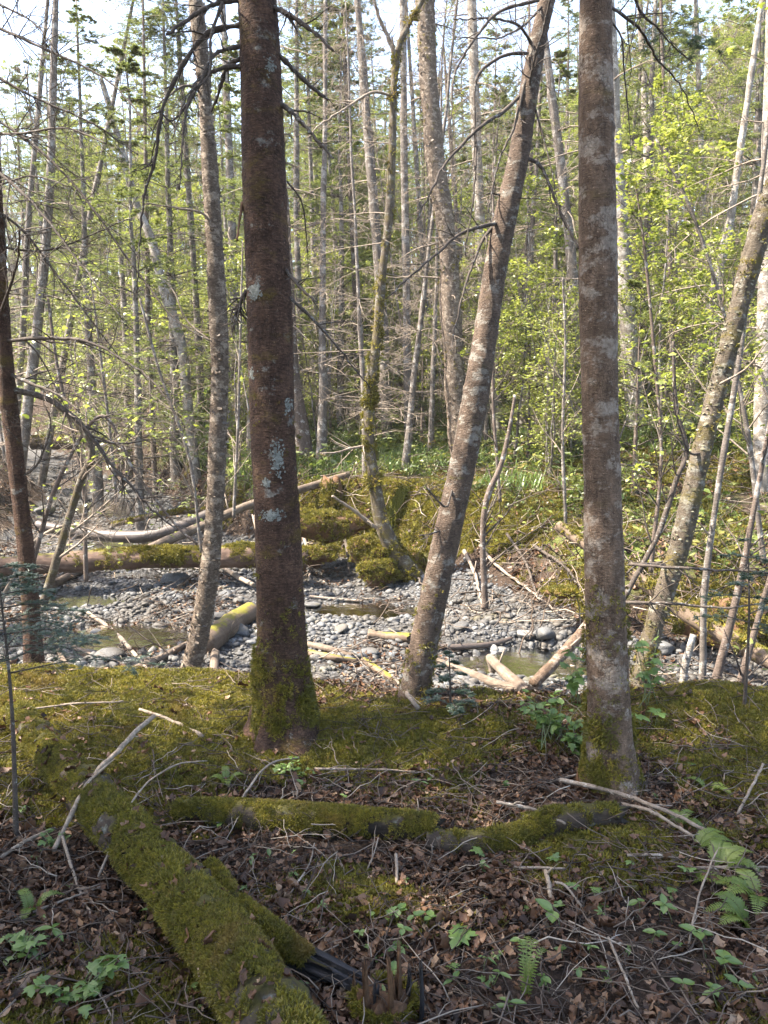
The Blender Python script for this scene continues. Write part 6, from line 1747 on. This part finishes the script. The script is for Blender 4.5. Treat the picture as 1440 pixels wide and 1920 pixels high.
# ------------------------------------------------------------------ fir saplings in front
def sapling_fir(label, base, top, nbr, Lb, seed, z0=0.3, bare=False):
    rng = np.random.default_rng(seed)
    base, top = np.asarray(base), np.asarray(top)
    th = Thing("fir_sapling", label, "sapling", base)
    C = spline([base - np.array([0, 0, .04]), (base + top) / 2 + rng.normal(0, .012, 3), top], 24)
    H = np.linalg.norm(top - base)
    th.part("trunk", *tube(C, np.linspace(0.007 + 0.004 * H, 0.002, 24), 8), M['twig_dark'])
    for k in range(nbr):
        u = z0 + (0.98 - z0) * (k + rng.uniform(0, 1)) / nbr
        p = C[min(23, int(u * 23))]
        a = k * 2.4 + rng.normal(0, 0.3)
        L = Lb * (1 - 0.8 * ((u - z0) / (1 - z0))) * rng.uniform(0.75, 1.1)
        d = np.array([math.cos(a), math.sin(a), 0])
        A = spline([p, p + d * L * 0.5 + np.array([0, 0, 0.06 * L]), p + d * L + np.array([0, 0, -0.02 * L])], 8)[None]
        B, rb = grow(A, np.array([0.004]), 14, 0.22, 0.5, 0.85, 0.02, rng, 0.15, 1, 6, 0.06, planar=True, rel=True)
        D, rd = grow(B, rb, 3, 0.3, 0.55, 0.75, 0.0, rng, 0.15, 1, 5, 0.06, planar=True, rel=True)
        g = Geo().add(*tube(A[0], np.linspace(0.0035, 0.0012, 8), 5)).add(*tubes(B, np.full((len(B), 6), 0.0008), 3))
        br = th.part("branch", *g.get(), M['twig_dark'])
        gn = Geo().add(*needles(A, int(70 * L / 0.4) + 10, 0.017, 0.0028, rng)).add(*needles(B, 30, 0.016, 0.0028, rng)).add(*needles(D, 16, 0.015, 0.0028, rng))
        th.part("needle_spray", *gn.get(), M['needle_near'], False, parent=br, kind="stuff")
    return th
pb = gnd(30, 1575)
sapling_fir("small dark fir sapling at the left edge with flat sprays over the stream", pb, at(-8, 1040, pb[1] - 0.05), 22, 0.52, 991, 0.62)
pb = gnd(845, 1345)
sapling_fir("tiny fir sapling right of the leaning trunk's foot", pb, at(842, 1215, pb[1]), 13, 0.17, 992, 0.2)
pb = gnd(1395, 1330)
sapling_fir("thin fir sapling at the right bank behind the shaggy leaning stem", pb, at(1402, 1000, pb[1]), 12, 0.30, 993, 0.45)

# ------------------------------------------------------------------ thin stems and shrubs along both banks
def stem_tree(name, label, cat, pxs, mat, seed, limbs=8, ll=(0.2, 0.7), tw=4, leaves=0, up=None, lsize=(0.03, 0.06), twm='twig_grey', sink=0.3):
    P, R = path3(pxs)
    g0 = hz(P[0, 0], P[0, 1])
    rng = np.random.default_rng(seed)
    if up:
        t = norm(P[-1] - P[-2]); L = max(0.1, (up - P[-1, 2]) / max(t[2], 0.4))
        P = np.vstack([P, P[-1] + t * L]); R = np.concatenate([R, [R[-1] * 0.5]])
    P = np.vstack([P[0] - norm(P[1] - P[0]) * sink, P]); R = np.concatenate([[R[0] * 1.15], R])
    Q = spline(np.column_stack([P, R]), 70)
    C, RR = Q[:, :3], Q[:, 3]
    th = Thing(name, label, cat, [P[1, 0], P[1, 1], P[1, 2]])
    th.part("trunk", *tube(C, RR, 12, rough_bark(float(RR.mean()) * 0.12, seed, 30)), M[mat])
    A, ra = grow(C[None, 12:], np.array([float(RR.mean())]), limbs, ll[0], ll[1], 0.75, -0.02, rng, 0.0, 1, 7, 0.1)
    gg = Geo().add(*tubes(A, taper(np.maximum(ra, 0.002), 7), 5))
    B, rb = grow(A, ra, tw, 0.2, 0.6, 0.75, 0.0, rng, 0.15, 1, 5, 0.12, rel=True)
    gg.add(*tubes(B, taper(np.maximum(rb, 0.0012), 5), 3))
    D, rd = grow(B, rb, 2, 0.3, 0.6, 0.75, 0.0, rng, 0.15, 1, 4, 0.12, rel=True)
    gg.add(*tubes(D, taper(np.maximum(rd, 0.0009), 4), 3))
    th.part("bare_crown", *gg.get(), M[twm], kind="stuff")
    if leaves:
        tips = np.concatenate([D[:, -1], B[:, -1], B[:, 3]])
        sel = rng.choice(len(tips), leaves)
        X, Y, Z = rand_frames(leaves, rng, 0.5)
        v, f = maple_leaf()
        th.part("crown", *place(v, f, tips[sel] + rng.normal(0, .02, (leaves, 3)), X, Y, Z, rng.uniform(*lsize, leaves)), M['leaf_spring'], False, kind="stuff")
    return th
ST = [
 ("sapling", "dark forked sapling between the leaning and the straight right trunk", [(908, 1092, 12, 8.4), (905, 1010, 11, 8.4), (913, 935, 11, 8.4), (940, 870, 9, 8.4), (956, 800, 7, 8.4), (966, 740, 6, 8.4)], 'bark_brown', 12, (0.3, 0.9), 40, None),
 ("sapling", "thin grey stem at right, left one of the thicket by the shaggy stem", [(1318, 1240, 13, 5.8), (1322, 1100, 12, 5.8), (1346, 920, 11, 5.8), (1385, 680, 10, 5.8), (1405, 520, 9, 5.8)], 'bark_grey', 12, (0.3, 1.0), 60, 5),
 ("sapling", "slender grey stem right of the shaggy leaning stem, rising to the edge", [(1338, 1290, 16, 5.2), (1362, 1200, 14, 5.2), (1390, 1080, 12, 5.2), (1420, 920, 10, 5.2), (1450, 760, 9, 5.2)], 'bark_brown', 12, (0.3, 0.9), 50, 4),
 ("sapling", "bent stem at the right edge in the thicket", [(1375, 1320, 13, 4.9), (1405, 1220, 12, 4.9), (1430, 1130, 10, 4.9), (1460, 1030, 9, 4.9)], 'bark_brown', 8, (0.2, 0.6), 20, None),
 ("sapling", "short pale snag stem in front of the right thicket", [(1280, 1338, 14, 4.8), (1283, 1260, 13, 4.8), (1300, 1190, 10, 4.8)], 'bark_pale', 4, (0.1, 0.3), 0, None),
 ("sapling", "dark bent branchy stem between right trunk and shaggy stem", [(1190, 1085, 9, 6.3), (1235, 1000, 10, 6.3), (1268, 900, 9, 6.3), (1288, 845, 8, 6.3), (1268, 760, 7, 6.3), (1262, 640, 5, 6.3)], 'twig_dark', 16, (0.3, 0.9), 70, None),
 ("sapling", "thin green-leaved sapling in front of the bright slope", [(1225, 1020, 8, 8.0), (1240, 860, 7, 8.0), (1230, 700, 6, 8.0), (1210, 480, 5, 8.0), (1190, 330, 4, 8.0)], 'bark_brown', 30, (0.4, 1.3), 650, None),
 ("sapling", "leafy sapling arching over from the right edge", [(1425, 1000, 10, 7.5), (1400, 800, 9, 7.5), (1350, 560, 7, 7.5), (1290, 380, 6, 7.5), (1230, 260, 4, 7.5)], 'bark_grey', 34, (0.4, 1.4), 800, None),
 ("sapling", "thin dark sapling stem right of the leaning trunk's middle", [(935, 900, 6, 10.5), (925, 760, 6, 10.5), (925, 600, 5, 10.5)], 'bark_brown', 14, (0.3, 1.0), 50, 5),
 ("sapling", "thin twiggy sapling beside the straight right trunk's left side", [(1060, 960, 7, 9.8), (1055, 820, 6, 9.8), (1060, 650, 5, 9.8), (1055, 520, 4, 9.8)], 'bark_grey', 24, (0.3, 1.2), 90, None),
 ("alder_shrub", "crooked mossy alder stem beside the left edge trunk", [(100, 1070, 15, 6.4), (130, 970, 14, 6.4), (152, 900, 14, 6.4), (172, 850, 13, 6.4), (150, 800, 12, 6.4), (100, 752, 10, 6.4)], 'bark_moss', 14, (0.3, 1.0), 60, None),
 ("alder_shrub", "thin alder stem arching over the upstream water", [(60, 1060, 9, 7.2), (110, 900, 8, 7.2), (190, 780, 7, 7.2), (250, 880, 6, 7.2), (330, 985, 5, 7.2), (370, 1020, 4, 7.2)], 'bark_brown', 22, (0.3, 1.0), 70, None),
 ("alder_shrub", "upright twiggy alder in front of the upstream cascade", [(160, 1040, 8, 8.6), (155, 900, 7, 8.6), (110, 700, 6, 8.6), (90, 560, 5, 8.6)], 'bark_brown', 26, (0.4, 1.2), 120, None),
 ("alder_shrub", "thin bare stem left of the peeling birch above the bank", [(372, 990, 6, 9.2), (355, 860, 6, 9.2), (300, 700, 5, 9.2), (262, 560, 4, 9.2)], 'bark_grey', 24, (0.4, 1.2), 120, None),
 ("alder_shrub", "leafy young maple in front of the left thicket", [(215, 905, 7, 11.5), (205, 800, 6, 11.5), (190, 680, 5, 11.5)], 'bark_grey', 30, (0.4, 1.2), 260, 3.8),
 ("alder_shrub", "twiggy stem close right of the peeling birch", [(440, 930, 6, 10.5), (446, 800, 6, 10.5), (450, 650, 5, 10.5)], 'bark_grey', 24, (0.4, 1.0), 120, 4),
 ("alder_shrub", "bare bleached shrub over the left end of the bridging log", [(20, 1090, 6, 7.6), (60, 1020, 6, 7.6), (130, 985, 5, 7.6), (210, 1010, 4, 7.6)], 'twig_pale', 26, (0.3, 0.9), 20, None),
]
for k, (nm, lb, pxs, mt, lm, ll, lv_, up) in enumerate(ST):
    stem_tree(nm, lb, "sapling" if nm == "sapling" else "shrub", pxs, mt, 1100 + k, lm, ll, 5, lv_, up, twm='twig_pale' if mt == 'twig_pale' else ('twig_dark' if mt in ('bark_brown', 'twig_dark') else 'twig_grey'))

# ------------------------------------------------------------------ the sunlit air of the wood
def haze(density):
    t = NT("thin sunlit haze")
    v = t.n("ShaderNodeVolumePrincipled", {"Color": (1.0, 0.98, 0.93, 1), "Density": density, "Anisotropy": 0.1})
    o_ = t.n("ShaderNodeOutputMaterial")
    t.t.links.new(v.outputs[0], o_.inputs["Volume"])
    x0, x1, y0, y1, z0, z1 = -95, 95, -35, 165, -3.5, 36
    V = np.array([(x, y, z) for z in (z0, z1) for y in (y0, y1) for x in (x0, x1)], float)
    F = np.array([[0, 2, 3, 1], [4, 5, 7, 6], [0, 1, 5, 4], [2, 6, 7, 3], [0, 4, 6, 2], [1, 3, 7, 5]])
    link("haze", mesh("haze", V, F, t.m, False), kind="stuff", label="thin bright haze hanging between the trees")
haze(0.0006)
